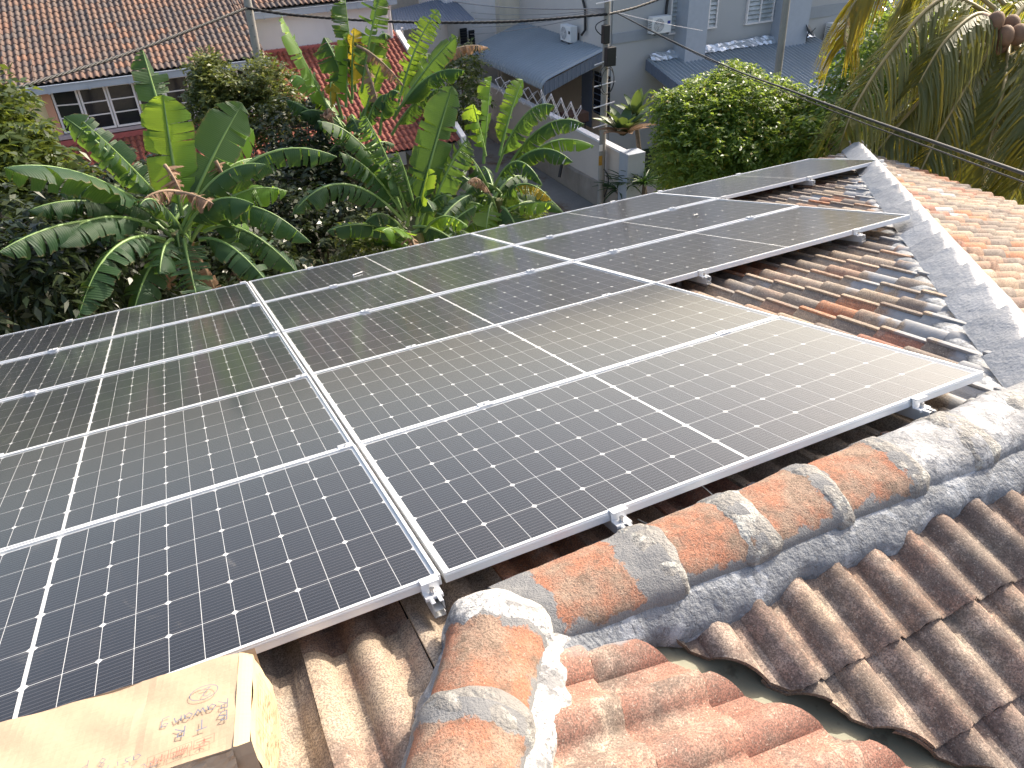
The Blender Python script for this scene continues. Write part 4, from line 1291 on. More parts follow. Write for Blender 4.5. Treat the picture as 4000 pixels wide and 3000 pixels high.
q = PXX(1240, 87, 15.0); ac_unit(place((15.05 - 0.28, q.y, q.z), R(-90)), 'white air conditioner on the side wall above the blue-grey awning', blue=False)
q = PY(1424, 71, 23.7); ac_unit(place((q.x, 23.72, q.z), 0), 'white air conditioner with blue sticker left of the louvre window')
q = PY(1803, 90, 23.7); ac_unit(place((q.x, 23.70, q.z), 0), 'white air conditioner beside the satellite dish near the palm', 0.95, 0.74, 0.34, False)
curl('drain_pipe', [PXX(1259, 0, 14.98), PXX(1264, 20, 14.98), PXX(1264, 65, 14.98), PXX(1256, 76, 14.9)], 0.05, M_BLK, 'black insulated pipe running down to the awning side air conditioner', 'pipe', 'black air conditioner pipes')
curl('drain_pipe', [PY(1443, -5, 23.93), PY(1440, 15, 23.93), PY(1438, 42, 23.9)], 0.05, M_BLK, 'black insulated pipe above the air conditioner with blue sticker', 'pipe', 'black air conditioner pipes')
# satellite dish
ds = empty('satellite_dish', PY(1748, 62, 23.3)); tag(ds, 'dark grey satellite dish on an arm right of the blue fin', 'satellite dish')
mb = MB(); rows = []
axd = Vector((0.55, -0.55, 0.62)).normalized(); e1 = axd.orthogonal().normalized(); e2 = axd.cross(e1)
for j in range(6):
    rr = 0.36 * j / 5
    rows.append([axd * (0.35 * rr * rr / 0.36 - 0.1) + (e1 * math.cos(t) + e2 * math.sin(t)) * rr for t in np.linspace(0, 2 * math.pi, 25)])
mb.sheet(rows); mb.build('reflector', plain('dark_dish_grey', (0.09, 0.10, 0.10), 0.5), ds)
mb = MB(); mb.tube([(0, 0, -0.1), (0.02, 0.1, -0.45), (-0.2, 0.6, -0.75)], 0.025, 8); mb.tube([axd * -0.1 + Vector((0, 0, -0.3)), axd * 0.3 + Vector((0, 0, -0.15))], 0.015, 6); mb.build('arm', M_BLK, ds)
# ---- doors and windows under the awning
dr = empty('porch_door', PXX(1268, 270, 15.0)); tag(dr, 'tall dark blue door in the beige wall under the awning', 'door')
a = PXX(1258, 200, 15.0); b = PXX(1279, 200, 15.0)
mb = MB(); mb.box((-0.03, 0, 1.05), (0.05, abs(a.y - b.y), 2.1)); mb.build('door_leaf', M_METALD, dr)
mb = MB(); mb.tube([(-0.08, 0.3, 1.0), (-0.08, 0.38, 1.0)], 0.015, 6); mb.build('handle', M_STEEL, dr)
wn = empty('porch_window', PXX(1301, 205, 15.0)); tag(wn, 'dark louvred window behind the utility pole under the awning', 'window')
a = PXX(1285, 200, 15.0); b = PXX(1318, 200, 15.0); wy = abs(a.y - b.y)
mb = MB(); mb.box((-0.02, 0, 0), (0.04, wy, 1.5)); mb.build('pane', M_DGLASS, wn)
for k in range(7):
    mb = MB(); mb.box((-0.05, 0, -0.68 + k * 0.22), (0.03, wy, 0.03)); mb.build('louvre_slat', M_METALD, wn)
# drying racks: crossed aluminium rods
def rack(c, ax, w, h, n, label):
    e = empty('drying_rack', c); tag(e, label, 'drying rack', 'metal drying racks')
    ax = Vector(ax).normalized(); up = Vector((0, 0, 1)); dp = ax.cross(up)
    for off in (0, 0.5):
        mb = MB()
        for k in range(n):
            x0, x1 = w * k / n - w / 2, w * (k + 1) / n - w / 2
            mb.tube([ax * x0 + dp * off, ax * x1 + up * h + dp * off], 0.013, 6); mb.tube([ax * x1 + dp * off, ax * x0 + up * h + dp * off], 0.013, 6)
        mb.build('lattice', M_WFRAME, e)
    for k in range(n + 1):
        mb = MB(); p0 = ax * (w * k / n - w / 2) + up * h; mb.tube([p0, p0 + dp * 0.5], 0.012, 6); mb.build('rod', M_WFRAME, e)
rack(P(1212, 258, 28.0), (0.75, -0.4, -0.35), 1.5, 0.75, 4, 'right drying rack leaning under the blue-grey awning')
rack(P(1132, 215, 29.5), (0.6, -0.7, -0.25), 1.9, 0.5, 5, 'left drying rack partly behind the banana leaves')
tb = empty('low_table', P(1240, 252, 28.6)); tag(tb, 'dark brown low table under the awning beside the door', 'table')
mb = MB(); mb.box((0, 0, 0), (0.9, 0.6, 0.34), bev=0.02); mb.build('top', plain('dark_brown_cloth', (0.07, 0.035, 0.025), 0.7), tb)
for sx in (-0.35, 0.35):
    for sy in (-0.2, 0.2):
        mb = MB(); mb.cyl((sx, sy, -0.17), (sx, sy, -0.6), 0.02, 6); mb.build('leg', M_BLK, tb)

# ---- boundary wall with plinth, coping, pillar
M_FENCE = plain('stained_beige_render', (0.58, 0.51, 0.45), 0.9, var=0.08, scale=0.8, bump=0.2, dirt=(0.25, 0.21, 0.17), dirt_amt=0.5)
M_PLINTH = plain('raw_concrete_plinth', (0.30, 0.26, 0.22), 0.95, var=0.15, scale=1.5, bump=0.4, dirt=(0.12, 0.10, 0.08), dirt_amt=0.6)
fw_ = empty('boundary_wall', (12.45, 24, GROUND)); FI = Matrix.Translation(-fw_.location)
tag(fw_, 'beige rendered boundary wall with raw concrete foot beside the lane', 'wall')
mb = MB(); mb.box((12.47, 24.8, -6.55), (0.16, 12.6, 1.35)); mb.build('render_panel', M_FENCE, fw_, FI)
mb = MB(); rows = []
rw = random.Random(2)
for z in (-8.0, -7.6):
    rows.append([Vector((12.30 + 0.0 * k, 18.5 + 12.6 * k / 50, z)) for k in range(51)])
rows.append([Vector((12.31, 18.5 + 12.6 * k / 50, -7.22 + rw.uniform(-0.03, 0.03) + 0.05 * math.sin(k * 0.4))) for k in range(51)])
rows.append([Vector((12.42, 18.5 + 12.6 * k / 50, -7.18)) for k in range(51)])
mb.sheet(rows, smooth=False); mb.build('plinth', M_PLINTH, fw_, FI)
mb = MB(); mb.box((12.47, 24.8, -5.86), (0.24, 12.7, 0.07)); mb.build('coping', M_WHITEW, fw_, FI)
mb = MB(); mb.tube([(12.35, 21.9, -7.0), (12.18, 21.85, -7.02), (12.10, 21.84, -7.12)], 0.07, 10); mb.build('drain_spout', M_WFRAME, fw_, FI)
mb = MB(); mb.tube([(12.10, 21.84, -7.12), (11.95, 21.75, -7.55)], 0.055, 8); mb.build('drain_hose', M_BLK, fw_, FI)
mb = MB(); mb.box((12.62, 18.25, -6.9), (0.62, 0.5, 2.2), bev=0.02); mb.build('gate_pillar', M_FIN, fw_, FI)
mb = MB(); mb.quad((12.6, 18, GROUND + 0.02), (15.2, 18, GROUND + 0.02), (15.2, 31, GROUND + 0.02), (12.6, 31, GROUND + 0.02))
o = mb.build('courtyard', plain('courtyard_concrete', (0.24, 0.22, 0.20), 0.9, var=0.15)); tag(o, kind='structure')

# ---- cream building and its blue lean-to
M_CREAM = plain('cream_weathered_paint', (0.72, 0.66, 0.54), 0.85, var=0.05, scale=0.7, dirt=(0.36, 0.33, 0.29), dirt_amt=0.55)
cb = empty('cream_building', (13, 33, GROUND)); XI = Matrix.Translation(-cb.location)
tag(cb, 'cream weathered building between the brown roofed house and the grey building', 'building')
def wallsec(pa, pb, Y, name, mat):
    a = PY(pa, 60, Y).x; b = PY(pb, 60, Y).x
    mb = MB(); mb.box(((a + b) / 2, Y + 2.5, -3.4), (b - a, 5.0, 9.2)); return mb.build(name, mat, cb, XI)
wallsec(966, 1080, 31.6, 'stained_wall', M_WHITEW)
wallsec(1080, 1141, 31.2, 'pilaster_wall', M_CREAM)
wallsec(1141, 1212, 31.8, 'side_wall', M_GREYL)
mb = MB(); mb.box((9.6, 35.5, -4.5), (9.5, 1.0, 7.0)); mb.build('rear_wall', plain('grey_beige_paint', (0.42, 0.38, 0.33), 0.85, var=0.08), cb, XI)
bl = empty('blue_lean_to', P(930, 40, 33)); tag(bl, 'dark blue corrugated lean-to roof behind the banana leaves', 'awning'); BI = Matrix.Translation(-bl.location)
corrugated([(P(845, 22, 35.2), P(975, -8, 36.5)), (P(853, 68, 31.5), P(1027, 43, 32.5))], 26, 0.03, M_METALD, 'roof_sheet', bl, BI)
mb = MB(); c = P(872, 90, 31.8); mb.cyl(c + Vector((0, 0, 0.5)), c + Vector((0, 0, -3)), 0.05, 8); mb.build('post', M_WFRAME, bl, BI)
for k, (pa, pb) in enumerate((((993, 62), (1010, 95)), ((1012, 66), (1026, 96)))):
    e = empty('grille_window', PY((pa[0] + pb[0]) / 2, (pa[1] + pb[1]) / 2, 31.45)); tag(e, 'dark window with metal grille under the blue lean-to, ' + ('left' if k == 0 else 'right') + ' of the pair', 'window', 'grille windows')
    a = PY(pa[0], pa[1], 31.45); b = PY(pb[0], pb[1], 31.45); w_, h_ = b.x - a.x, a.z - b.z
    mb = MB(); mb.box((0, 0, 0), (w_, 0.04, h_)); mb.build('pane', M_DGLASS, e)
    for q_ in range(6):
        mb = MB(); mb.box((0, -0.05, -h_ / 2 + h_ * (q_ + 0.5) / 6), (w_, 0.02, 0.03)); mb.build('grille_bar', M_BLK, e)

# ---- utility poles
M_POLE = plain('grey_concrete_pole', (0.30, 0.285, 0.26), 0.9, var=0.12, scale=3.0, bump=0.2, dirt=(0.16, 0.14, 0.12), dirt_amt=0.5)
def pole(pa, pb, ext_top, r0, r1, label):
    d = (pb - pa).normalized()
    base = pa + d * ((GROUND - pa.z) / d.z); top = pb + d * ext_top
    e = empty('utility_pole', base); tag(e, label, 'utility pole', 'concrete utility poles')
    mb = MB(); mb.tube([Vector((0, 0, 0)), (top - base) * 0.5, top - base], [r0, (r0 + r1) / 2, r1], 14); mb.build('shaft', M_POLE, e)
    return e, base, top, d
pl, lb, lt, ld = pole(P(588, 290, 23.0), P(534, 0, 23.0), 1.2, 0.13, 0.095, 'grey concrete utility pole in front of the brown tile roof')
mb = MB()
for k in range(7):
    p0 = P(540 + k * 4.6, 30 + k * 24, 23.0) - lb; mb.tube([p0 + Vector((0, -0.135, 0)), p0 + Vector((0, -0.10, 0))], 0.012, 6)
mb.build('bolt_holes', M_BLK, pl)
pr, rb_, rt, rd = pole(P(1297, 440, 24.3), P(1312, 0, 24.3), 1.5, 0.11, 0.085, 'grey utility pole with step bars and black boxes beside the awning')
mb = MB(); mb.box(P(1318, 122, 24.1) - rb_, (0.30, 0.2, 0.52), bev=0.02); mb.build('meter_box', M_BLK, pr)
mb = MB(); mb.box(P(1318, 124, 24.0) - rb_, (0.12, 0.02, 0.34)); mb.build('paper_label', M_WHITEW, pr)
mb = MB(); mb.box(P(1308, 74, 24.1) - rb_, (0.20, 0.18, 0.5), bev=0.02); mb.build('switch_box', M_BLK, pr)
mb = MB(); mb.box(P(1298, 320, 24.15) - rb_, (0.12, 0.02, 0.2)); mb.build('number_plate', M_WHITEW, pr)
mb = MB(); mb.box(P(1297, 347, 24.15) - rb_, (0.12, 0.02, 0.3)); mb.build('yellow_plate', plain('yellow_plate_paint', (0.45, 0.25, 0.04), 0.6), pr)
for k, (py, sl_) in enumerate(((136, .10), (183, 0.03), (229, 0.06), (272, 0.06), (3, 0.0))):
    c = P(1309 - (py - 100) * 0.033, py, 24.2) - rb_
    mb = MB(); mb.tube([c + Vector((-0.30, 0.12, -0.05)), c + Vector((0.30, -0.12, 0.05 + sl_))], 0.02, 6); mb.build('step_bar', M_WFRAME, pr)
mb = MB(); c = P(1308, 172, 24.15) - rb_
mb.tube([c + Vector((0.26 * math.cos(t), -0.05, 0.42 * math.sin(t))) for t in np.linspace(0, 6.3, 25)], 0.012, 6); mb.tube([c + Vector((0.22 * math.cos(t) + 0.03, -0.08, 0.36 * math.sin(t) - 0.03)) for t in np.linspace(0, 6.3, 25)], 0.012, 6)
mb.build('cable_coil', M_BLK, pr)
mb = MB(); mb.tube(curve3(P(1304, 365, 24.1) - rb_, P(1325, 385, 24.0) - rb_, P(1305, 425, 24.1) - rb_), 0.018, 6); mb.tube(curve3(P(1310, 42, 24.1) - rb_, P(1265, 55, 24.0) - rb_, P(1305, 80, 24.1) - rb_), 0.015, 6); mb.build('loose_cable', M_BLK, pr)
p3_, b3, t3, d3 = pole(P(1679, 165, 25.5), P(1699.5, 0, 25.5), 1.5, 0.12, 0.10, 'brown grey utility pole rising behind the big green tree')
# ---- cables
M_CABLE = plain('black_cable', (0.006, 0.006, 0.007), 0.55)
def span(pts, n=14):
    out = []
    for i in range(len(pts) - 1):
        p0 = pts[max(i - 1, 0)]; p1 = pts[i]; p2 = pts[i + 1]; p3 = pts[min(i + 2, len(pts) - 1)]
        for k in range(n):
            t = k / n
            out.append(0.5 * ((2 * p1) + (p2 - p0) * t + (2 * p0 - 5 * p1 + 4 * p2 - p3) * t * t + (3 * p1 - p0 - 3 * p2 + p3) * t ** 3))
    out.append(pts[-1]); return out
def twisted(path, r, sep, pitch, label, name='power_cable', n=3):
    e = empty(name, path[0]); tag(e, label, 'cable')
    ss = [0.0]
    for a, b in zip(path[:-1], path[1:]): ss.append(ss[-1] + (b - a).length)
    dense = []; L = ss[-1]; m_ = max(2, int(L / pitch * 6)); j = 0
    for k in range(m_ + 1):
        s_ = L * k / m_
        while j < len(ss) - 2 and ss[j + 1] < s_: j += 1
        f = (s_ - ss[j]) / max(1e-6, ss[j + 1] - ss[j]); dense.append((path[j].lerp(path[j + 1], f), s_, (path[j + 1] - path[j]).normalized()))
    for q in range(n):
        pts = []
        for p_, s_, t_ in dense:
            u_ = t_.cross(Vector((0, 0, 1))).normalized(); w_ = u_.cross(t_)
            a = 2 * math.pi * (s_ / pitch + q / n); pts.append(p_ + (u_ * math.cos(a) + w_ * math.sin(a)) * sep - path[0])
        mb = MB(); mb.tube(pts, r, 5); mb.build('strand', M_CABLE, e)
twisted(span([P(-60, 222, 17), P(70, 180, 18), P(300, 107, 20.4), P(533, 17, 22.9)]), 0.020, 0.020, 0.5, 'twisted black power cable crossing the brown tile roof')
twisted(span([P(533, 17, 22.9), P(640, 33, 23.0), P(850, 47, 23.3), P(1100, 47, 23.8), P(1310, 31, 24.2)]), 0.020, 0.020, 0.5, 'twisted black power cable sagging between the two utility poles')
twisted(span([P(1310, 31, 24.2), P(1370, 17, 25), P(1440, -8, 26)]), 0.020, 0.020, 0.5, 'twisted black power cable rising right of the utility pole with boxes')
M_GCAB = plain('grey_telephone_wire', (0.22, 0.22, 0.23), 0.5)
for k, (e_, lab) in enumerate(((P(978, 3, 33), 'uppermost'), (P(1018, 27, 32), 'second highest'), (P(1026, 40, 32), 'third'), (P(1020, 58, 32), 'fourth'), (P(1016, 74, 32), 'lowest'))):
    s0 = P(1306, 18 + 2.0 * k, 24.2); m0 = s0.lerp(e_, 0.5) + Vector((0, 0, -0.22))
    mb = MB(); mb.tube(curve3(s0, m0, e_, 16), 0.011 if k else 0.02, 5); o = mb.build('telephone_wire', M_GCAB); tag(o, lab + ' of five thin grey wires from the pole to the cream building', 'wire', 'telephone wires')
mb = MB(); mb.tube(curve3(P(1338, 28, 24.2), P(1420, 50, 23.8), P(1517, 66, 23.5), 12), 0.006, 5); o = mb.build('telephone_wire', M_WFRAME); tag(o, 'thin pale wire running from the pole across the air conditioner to the fin', 'wire')
sd = [P(1330, 27, 24.2), P(1450, 88, 19.5), P(1580, 148, 15.5), P(1700, 193, 12.2), P(1860, 252, 9.6), P(2020, 308, 7.8), P(2260, 392, 6.2)]
mb = MB(); mb.tube(span(sd), 0.015, 7); o = mb.build('service_cable', M_CABLE); tag(o, 'thick black service cable passing in front of the palm', 'cable', 'service cables')
sd2 = [p + Vector((0, 0, -0.01 - 0.045 * min(1, k / 4))) for k, p in enumerate(sd)]
mb = MB(); mb.tube(span(sd2), 0.007, 6); o = mb.build('service_cable', M_CABLE); tag(o, 'thinner black cable hanging just below the thick service cable', 'cable', 'service cables')

# ------------------------------------------------------------------ vegetation
def leaf_mat(name, dark, light, trans, tfac=0.35, rough=0.38, young=None, nscale=3.0):
    g = NG(name); p = g.pos(); r = g.rnd()
    c = g.mix(r, dark, light)
    c = g.mix(g.sstep(g.noise(p, nscale, 3.0), 0.5, 0.75, 0.0, 0.5), c, light)
    if young is not None:
        c = g.mix(g.m('GREATER_THAN', r, 0.93), c, young)
    sh = g.pbr(c, rough, 0, 0.4)
    tr = g.n('ShaderNodeBsdfTranslucent')
    tc = g.mix(r, trans, tuple(x * 0.7 for x in trans)); g.put(tr.inputs[0], tc)
    return g.done(g.mixsh(tfac, sh, tr.outputs[0]))
def banana_mat(name, dark, light, trans, tfac, rough, brown=0.5):
    g = NG(name); p = g.pos(); r = g.rnd()
    e = g.n('ShaderNodeAttribute', attribute_name='edge').outputs['Fac']
    t = g.n('ShaderNodeAttribute', attribute_name='vein').outputs['Fac']
    vein = g.m('SINE', g.mul(t, 420.0))
    c = g.mix(r, dark, light)
    c = g.mix(g.sstep(vein, 0.2, 1.0, 0.0, 0.22), c, tuple(min(1, x * 1.7) for x in light))
    c = g.mix(g.sstep(g.noise(p, 2.5, 4.0), 0.5, 0.75, 0.0, 0.5), c, light)
    mar = g.sstep(g.add(e, g.mul(g.sub(g.noise(p, 9.0, 4.0, 0.7), 0.5), 0.55)), 0.93, 1.05, 0.0, brown)
    c = g.mix(mar, c, (0.26, 0.17, 0.08))
    sh = g.pbr(c, rough, 0, 0.35, g.bump(g.add(vein, g.mul(g.noise(p, 14.0, 3.0), 2.0)), 0.35, 0.004))
    tr = g.n('ShaderNodeBsdfTranslucent'); tc = g.mix(r, trans, tuple(x * 0.65 for x in trans)); g.put(tr.inputs[0], g.mix(mar, tc, (0.25, 0.15, 0.06)))
    return g.done(g.mixsh(tfac, sh, tr.outputs[0]))
L_BAN = banana_mat('banana_leaf_green', (0.020, 0.058, 0.030), (0.040, 0.090, 0.036), (0.16, 0.28, 0.03), 0.42, 0.50)
L_BAN2 = banana_mat('banana_leaf_bright', (0.075, 0.17, 0.030), (0.11, 0.23, 0.035), (0.36, 0.52, 0.04), 0.50, 0.35)
L_BANY = banana_mat('banana_leaf_yellowing', (0.22, 0.24, 0.03), (0.42, 0.30, 0.03), (0.60, 0.45, 0.04), 0.45, 0.4)
L_BAND = banana_mat('banana_leaf_dead', (0.20, 0.12, 0.075), (0.34, 0.22, 0.15), (0.40, 0.25, 0.15), 0.30, 0.8)
M_RIB = plain('pale_green_midrib', (0.16, 0.26, 0.07), 0.45, var=0.1)
M_RIBD = plain('dry_brown_midrib', (0.28, 0.19, 0.12), 0.7, var=0.1)
M_STEM = plain('banana_stem_sheath', (0.13, 0.14, 0.05), 0.6, var=0.35, scale=3.0, dirt=(0.10, 0.055, 0.03), dirt_amt=0.9)
M_BARK = plain('grey_brown_bark', (0.11, 0.085, 0.065), 0.9, var=0.25, scale=6.0, bump=0.5)

def banana_leaf(parent, base, tip, arch, W, seed, mat, ribmat, tears=8, droop=0.45, roll=0.0, pet=0.12, inv=Matrix.Identity(4), ragged=0.25):
    rs = random.Random(seed)
    mid = base.lerp(tip, 0.5) + Vector((0, 0, arch * 2))
    n = 34
    C_, T_, S_, N_ = [], [], [], []
    for i in range(n + 1):
        t = i / n
        c = base * (1 - t) ** 2 + mid * 2 * t * (1 - t) + tip * t * t
        tg = (mid - base) * 2 * (1 - t) + (tip - mid) * 2 * t
        tg.normalize()
        up = Vector((0.25 * math.sin(roll), -0.25 * math.cos(roll), 1))
        sd = tg.cross(up)
        if sd.length < 0.05: sd = tg.cross(Vector((1, 0, 0)))
        sd.normalize()
        sd = Matrix.Rotation(roll + 0.15 * math.sin(t * 3 + seed), 3, tg) @ sd
        C_.append(c); T_.append(tg); S_.append(sd); N_.append(sd.cross(tg))
    def samp(arr, t):
        q = max(0, min(0.9999, t)) * n; i = int(q); return arr[i].lerp(arr[i + 1], q - i)
    def w_of(t):
        s = (t - pet) / (1 - pet)
        if s <= 0 or s >= 1: return 0.012
        return W * 0.5 * min(1, (s / 0.16)) ** 0.6 * min(1, ((1 - s) / 0.22)) ** 0.55
    V, F, A, AE_, AV_ = [], [], [], [], []
    L = (tip - base).length
    for side in (-1, 1):
        cuts = sorted([pet] + [pet + (1 - pet) * rs.random() ** 0.8 for _ in range(tears)] + [1.0])
        ext = droop * rs.uniform(0.8, 1.2)
        for a, b in zip(cuts[:-1], cuts[1:]):
            if b - a < 0.012: continue
            ds = ext + rs.uniform(-1, 1) * ragged
            sh = rs.uniform(0.02, 0.10)
            k = max(2, int((b - a) * 26)); q = 5
            rv = rs.random()
            b0 = len(V)
            for i in range(k + 1):
                f = i / k; t = a + (b - a) * f
                w = w_of(t)
                for j in range(q):
                    e = j / (q - 1)
                    tt = t + (0.5 - f) * 0.16 * (b - a) * e * e + e * e * 0.05 * w / max(L, 0.3)
                    c, tg, sd, nn = samp(C_, tt), samp(T_, tt), samp(S_, tt), samp(N_, tt)
                    dl = ds * (0.4 + 0.9 * e)
                    ww = w * e * (1 - 0.05 * rs.random() * (e > 0.9))
                    rip = 0.018 * math.sin(t * 70 + side) * e
                    V.append(c + sd * side * ww * math.cos(dl) - nn * (ww * math.sin(dl) + rip * W) + tg * sh * w * e)
                    A.append((rv * 0.25 + seed * 0.137) % 1.0); AE_.append(e); AV_.append(tt + 0.02 * e)
            for i in range(k):
                for j in range(q - 1):
                    x = b0 + i * q + j; F.append((x, x + 1, x + q + 1, x + q))
    me = pmesh('leaf', V, F, True)
    at = me.attributes.new('rnd', 'FLOAT', 'POINT'); at.data.foreach_set('value', A)
    for nm_, arr_ in (('edge', AE_), ('vein', AV_)):
        q_ = me.attributes.new(nm_, 'FLOAT', 'POINT'); q_.data.foreach_set('value', arr_)
    o = link('leaf', me, mat, parent, inv)
    mb = MB(); mb.tube([C_[i] - N_[i] * 0.006 for i in range(0, n + 1, 2)], [0.026 * (1 - 0.85 * i / n) + 0.002 for i in range(0, n + 1, 2)], 6, cap=False)
    mb.build('midrib', ribmat, o)
    return o

def banana(name_label, crown, foot, leaves, seed, stem_r=0.13, filler=14):
    e = empty('banana_plant', foot); tag(e, name_label, 'banana plant', 'banana plants in the garden')
    inv = Matrix.Translation(-foot)
    mb = MB(); pts = [foot.lerp(crown, t) + Vector((0.05 * math.sin(t * 5 + seed), 0.04 * math.cos(t * 4), 0)) for t in np.linspace(0, 1, 9)]
    mb.tube(pts, [stem_r * (1.15 - 0.55 * t) for t in np.linspace(0, 1, 9)], 12); mb.build('stem', M_STEM, e, inv)
    rs = random.Random(seed)
    for k, lf in enumerate(leaves):
        bpx, tpx, D0, D1, arch, W, kind = lf[:7]
        kw = lf[7] if len(lf) > 7 else {}
        base = crown.lerp(P(bpx[0], bpx[1], D0), 0.85) if bpx else crown + Vector((rs.uniform(-.1, .1), rs.uniform(-.1, .1), rs.uniform(-.25, .1)))
        tip = P(tpx[0], tpx[1], D1)
        mat, rib = {'g': (L_BAN, M_RIB), 'b': (L_BAN2, M_RIB), 'y': (L_BANY, M_RIB), 'd': (L_BAND, M_RIBD)}[kind]
        kw = dict(kw); kw['tears'] = int(kw.get('tears', 8) * 2.3) + 3; kw['ragged'] = kw.get('ragged', 0.25) * 1.35 + 0.05
        banana_leaf(e, base, tip, arch, W, seed * 31 + k, mat, rib, inv=inv, **kw)
    for k in range(filler):                       # inner, wind-torn and dry leaves of the clump
        t = 2.399 * k + seed; rr = rs.uniform(0.8, 1.5); el = rs.uniform(-0.55, 0.75)
        base = crown + Vector((rs.uniform(-.12, .12), rs.uniform(-.12, .12), rs.uniform(-.5, .1)))
        tip = base + Vector((math.cos(t) * rr, math.sin(t) * rr * 0.8 + 0.35, el * rr))
        dead = k % 4 == 3
        if dead: tip = base + Vector((math.cos(t) * 0.45, math.sin(t) * 0.35, -rs.uniform(0.5, 1.1)))
        banana_leaf(e, base, tip, rs.uniform(0.1, 0.35), rs.uniform(0.34, 0.52) * (0.7 if dead else 1), seed * 77 + k, L_BAND if dead else (L_BAN2 if k % 5 == 0 else L_BAN), M_RIBD if dead else M_RIB,
                    inv=inv, tears=rs.randint(8, 20), droop=rs.uniform(0.4, 0.9) + (0.4 if dead else 0), ragged=0.35 + (0.25 if dead else 0))
    return e

def foot_of(px, py, D, dx=0.0, dy=0.0):
    c = P(px, py, D); return c, Vector((c.x + dx, c.y + dy, GROUND))

c1, f1 = foot_of(385, 500, 10.0, 0.25, 0.3)
banana('large banana plant with broad leaves at the left, nearest the solar panels', c1, f1, [
    ((330, 455), (8, 362), 10, 8.9, 0.22, 0.62, 'g', dict(tears=3, droop=0.5, roll=0.35, ragged=0.06)),
    ((345, 440), (138, 252), 10.2, 10.8, 0.10, 0.46, 'g', dict(tears=5, droop=0.35, roll=-0.6, ragged=0.15)),
    ((352, 430), (180, 262), 10.0, 9.6, 0.05, 0.40, 'g', dict(tears=16, droop=0.75, ragged=0.5)),
    ((395, 460), (352, 205), 10.1, 10.3, 0.05, 0.60, 'b', dict(tears=2, droop=0.12, roll=0.25, ragged=0.05, pet=0.06)),
    ((370, 300), (308, 108), 10.3, 10.6, 0.05, 0.42, 'g', dict(tears=7, droop=0.35, roll=0.3, ragged=0.3, pet=0.02)),
    ((410, 450), (524, 224), 10.1, 10.6, 0.05, 0.60, 'g', dict(tears=2, droop=0.18, roll=0.9, ragged=0.05, pet=0.05)),
    ((445, 440), (548, 280), 10.6, 11.4, 0.05, 0.55, 'b', dict(tears=2, droop=0.2, roll=1.2, ragged=0.05)),
    ((440, 470), (728, 338), 10.2, 10.4, 0.42, 0.50, 'g', dict(tears=9, droop=0.85, roll=0.1, ragged=0.15)),
    ((400, 500), (548, 440), 9.8, 9.3, 0.22, 0.52, 'g', dict(tears=3, droop=0.7, ragged=0.08)),
    ((430, 500), (672, 524), 9.9, 9.4, 0.42, 0.50, 'g', dict(tears=6, droop=0.8, ragged=0.15)),
    ((330, 490), (-5, 545), 9.8, 8.6, 0.20, 0.50, 'g', dict(tears=6, droop=0.7, ragged=0.15)),
    ((330, 490), (112, 530), 9.8, 8.9, 0.22, 0.46, 'g', dict(tears=4, droop=0.8, ragged=0.1)),
    ((335, 480), (60, 455), 10.4, 9.8, 0.2, 0.44, 'g', dict(tears=9, droop=0.8, ragged=0.3)),
    ((350, 520), (168, 690), 9.7, 8.5, 0.35, 0.50, 'g', dict(tears=12, droop=0.6, ragged=0.25)),
    ((365, 540), (285, 690), 9.7, 8.9, 0.15, 0.52, 'g', dict(tears=5, droop=0.5, ragged=0.15)),
    ((400, 520), (428, 652), 9.6, 8.8, 0.12, 0.46, 'g', dict(tears=20, droop=0.35, ragged=0.35)),
    ((370, 520), (345, 592), 9.6, 9.0, 0.10, 0.42, 'g', dict(tears=6, droop=0.5)),
    ((440, 520), (578, 610), 9.7, 9.0, 0.2, 0.46, 'g', dict(tears=9, droop=0.6, ragged=0.3)),
    ((450, 500), (645, 592), 9.9, 9.5, 0.3, 0.46, 'g', dict(tears=6, droop=0.6)),
    ((470, 440), (545, 520), 10.5, 10.6, 0.1, 0.5, 'b', dict(tears=3, droop=0.3)),
    ((350, 330), (392, 415), 10.0, 9.8, 0.05, 0.40, 'd', dict(tears=9, droop=1.0, ragged=0.6)),
    ((395, 400), (300, 440), 9.8, 9.6, 0.08, 0.34, 'd', dict(tears=12, droop=1.1, ragged=0.6)),
    ((380, 400), (462, 440), 9.7, 9.5, 0.04, 0.36, 'd', dict(tears=10, droop=1.1, ragged=0.6)),
    ((480, 320), (492, 398), 10.3, 10.2, 0.03, 0.34, 'd', dict(tears=9, droop=1.1, ragged=0.6)),
    ((360, 540), (310, 620), 10.2, 10.1, 0.0, 0.4, 'd', dict(tears=8, droop=1.0, ragged=0.5)),
], 1)
c2, f2 = foot_of(765, 300, 15.0, 0.2, 0.3)
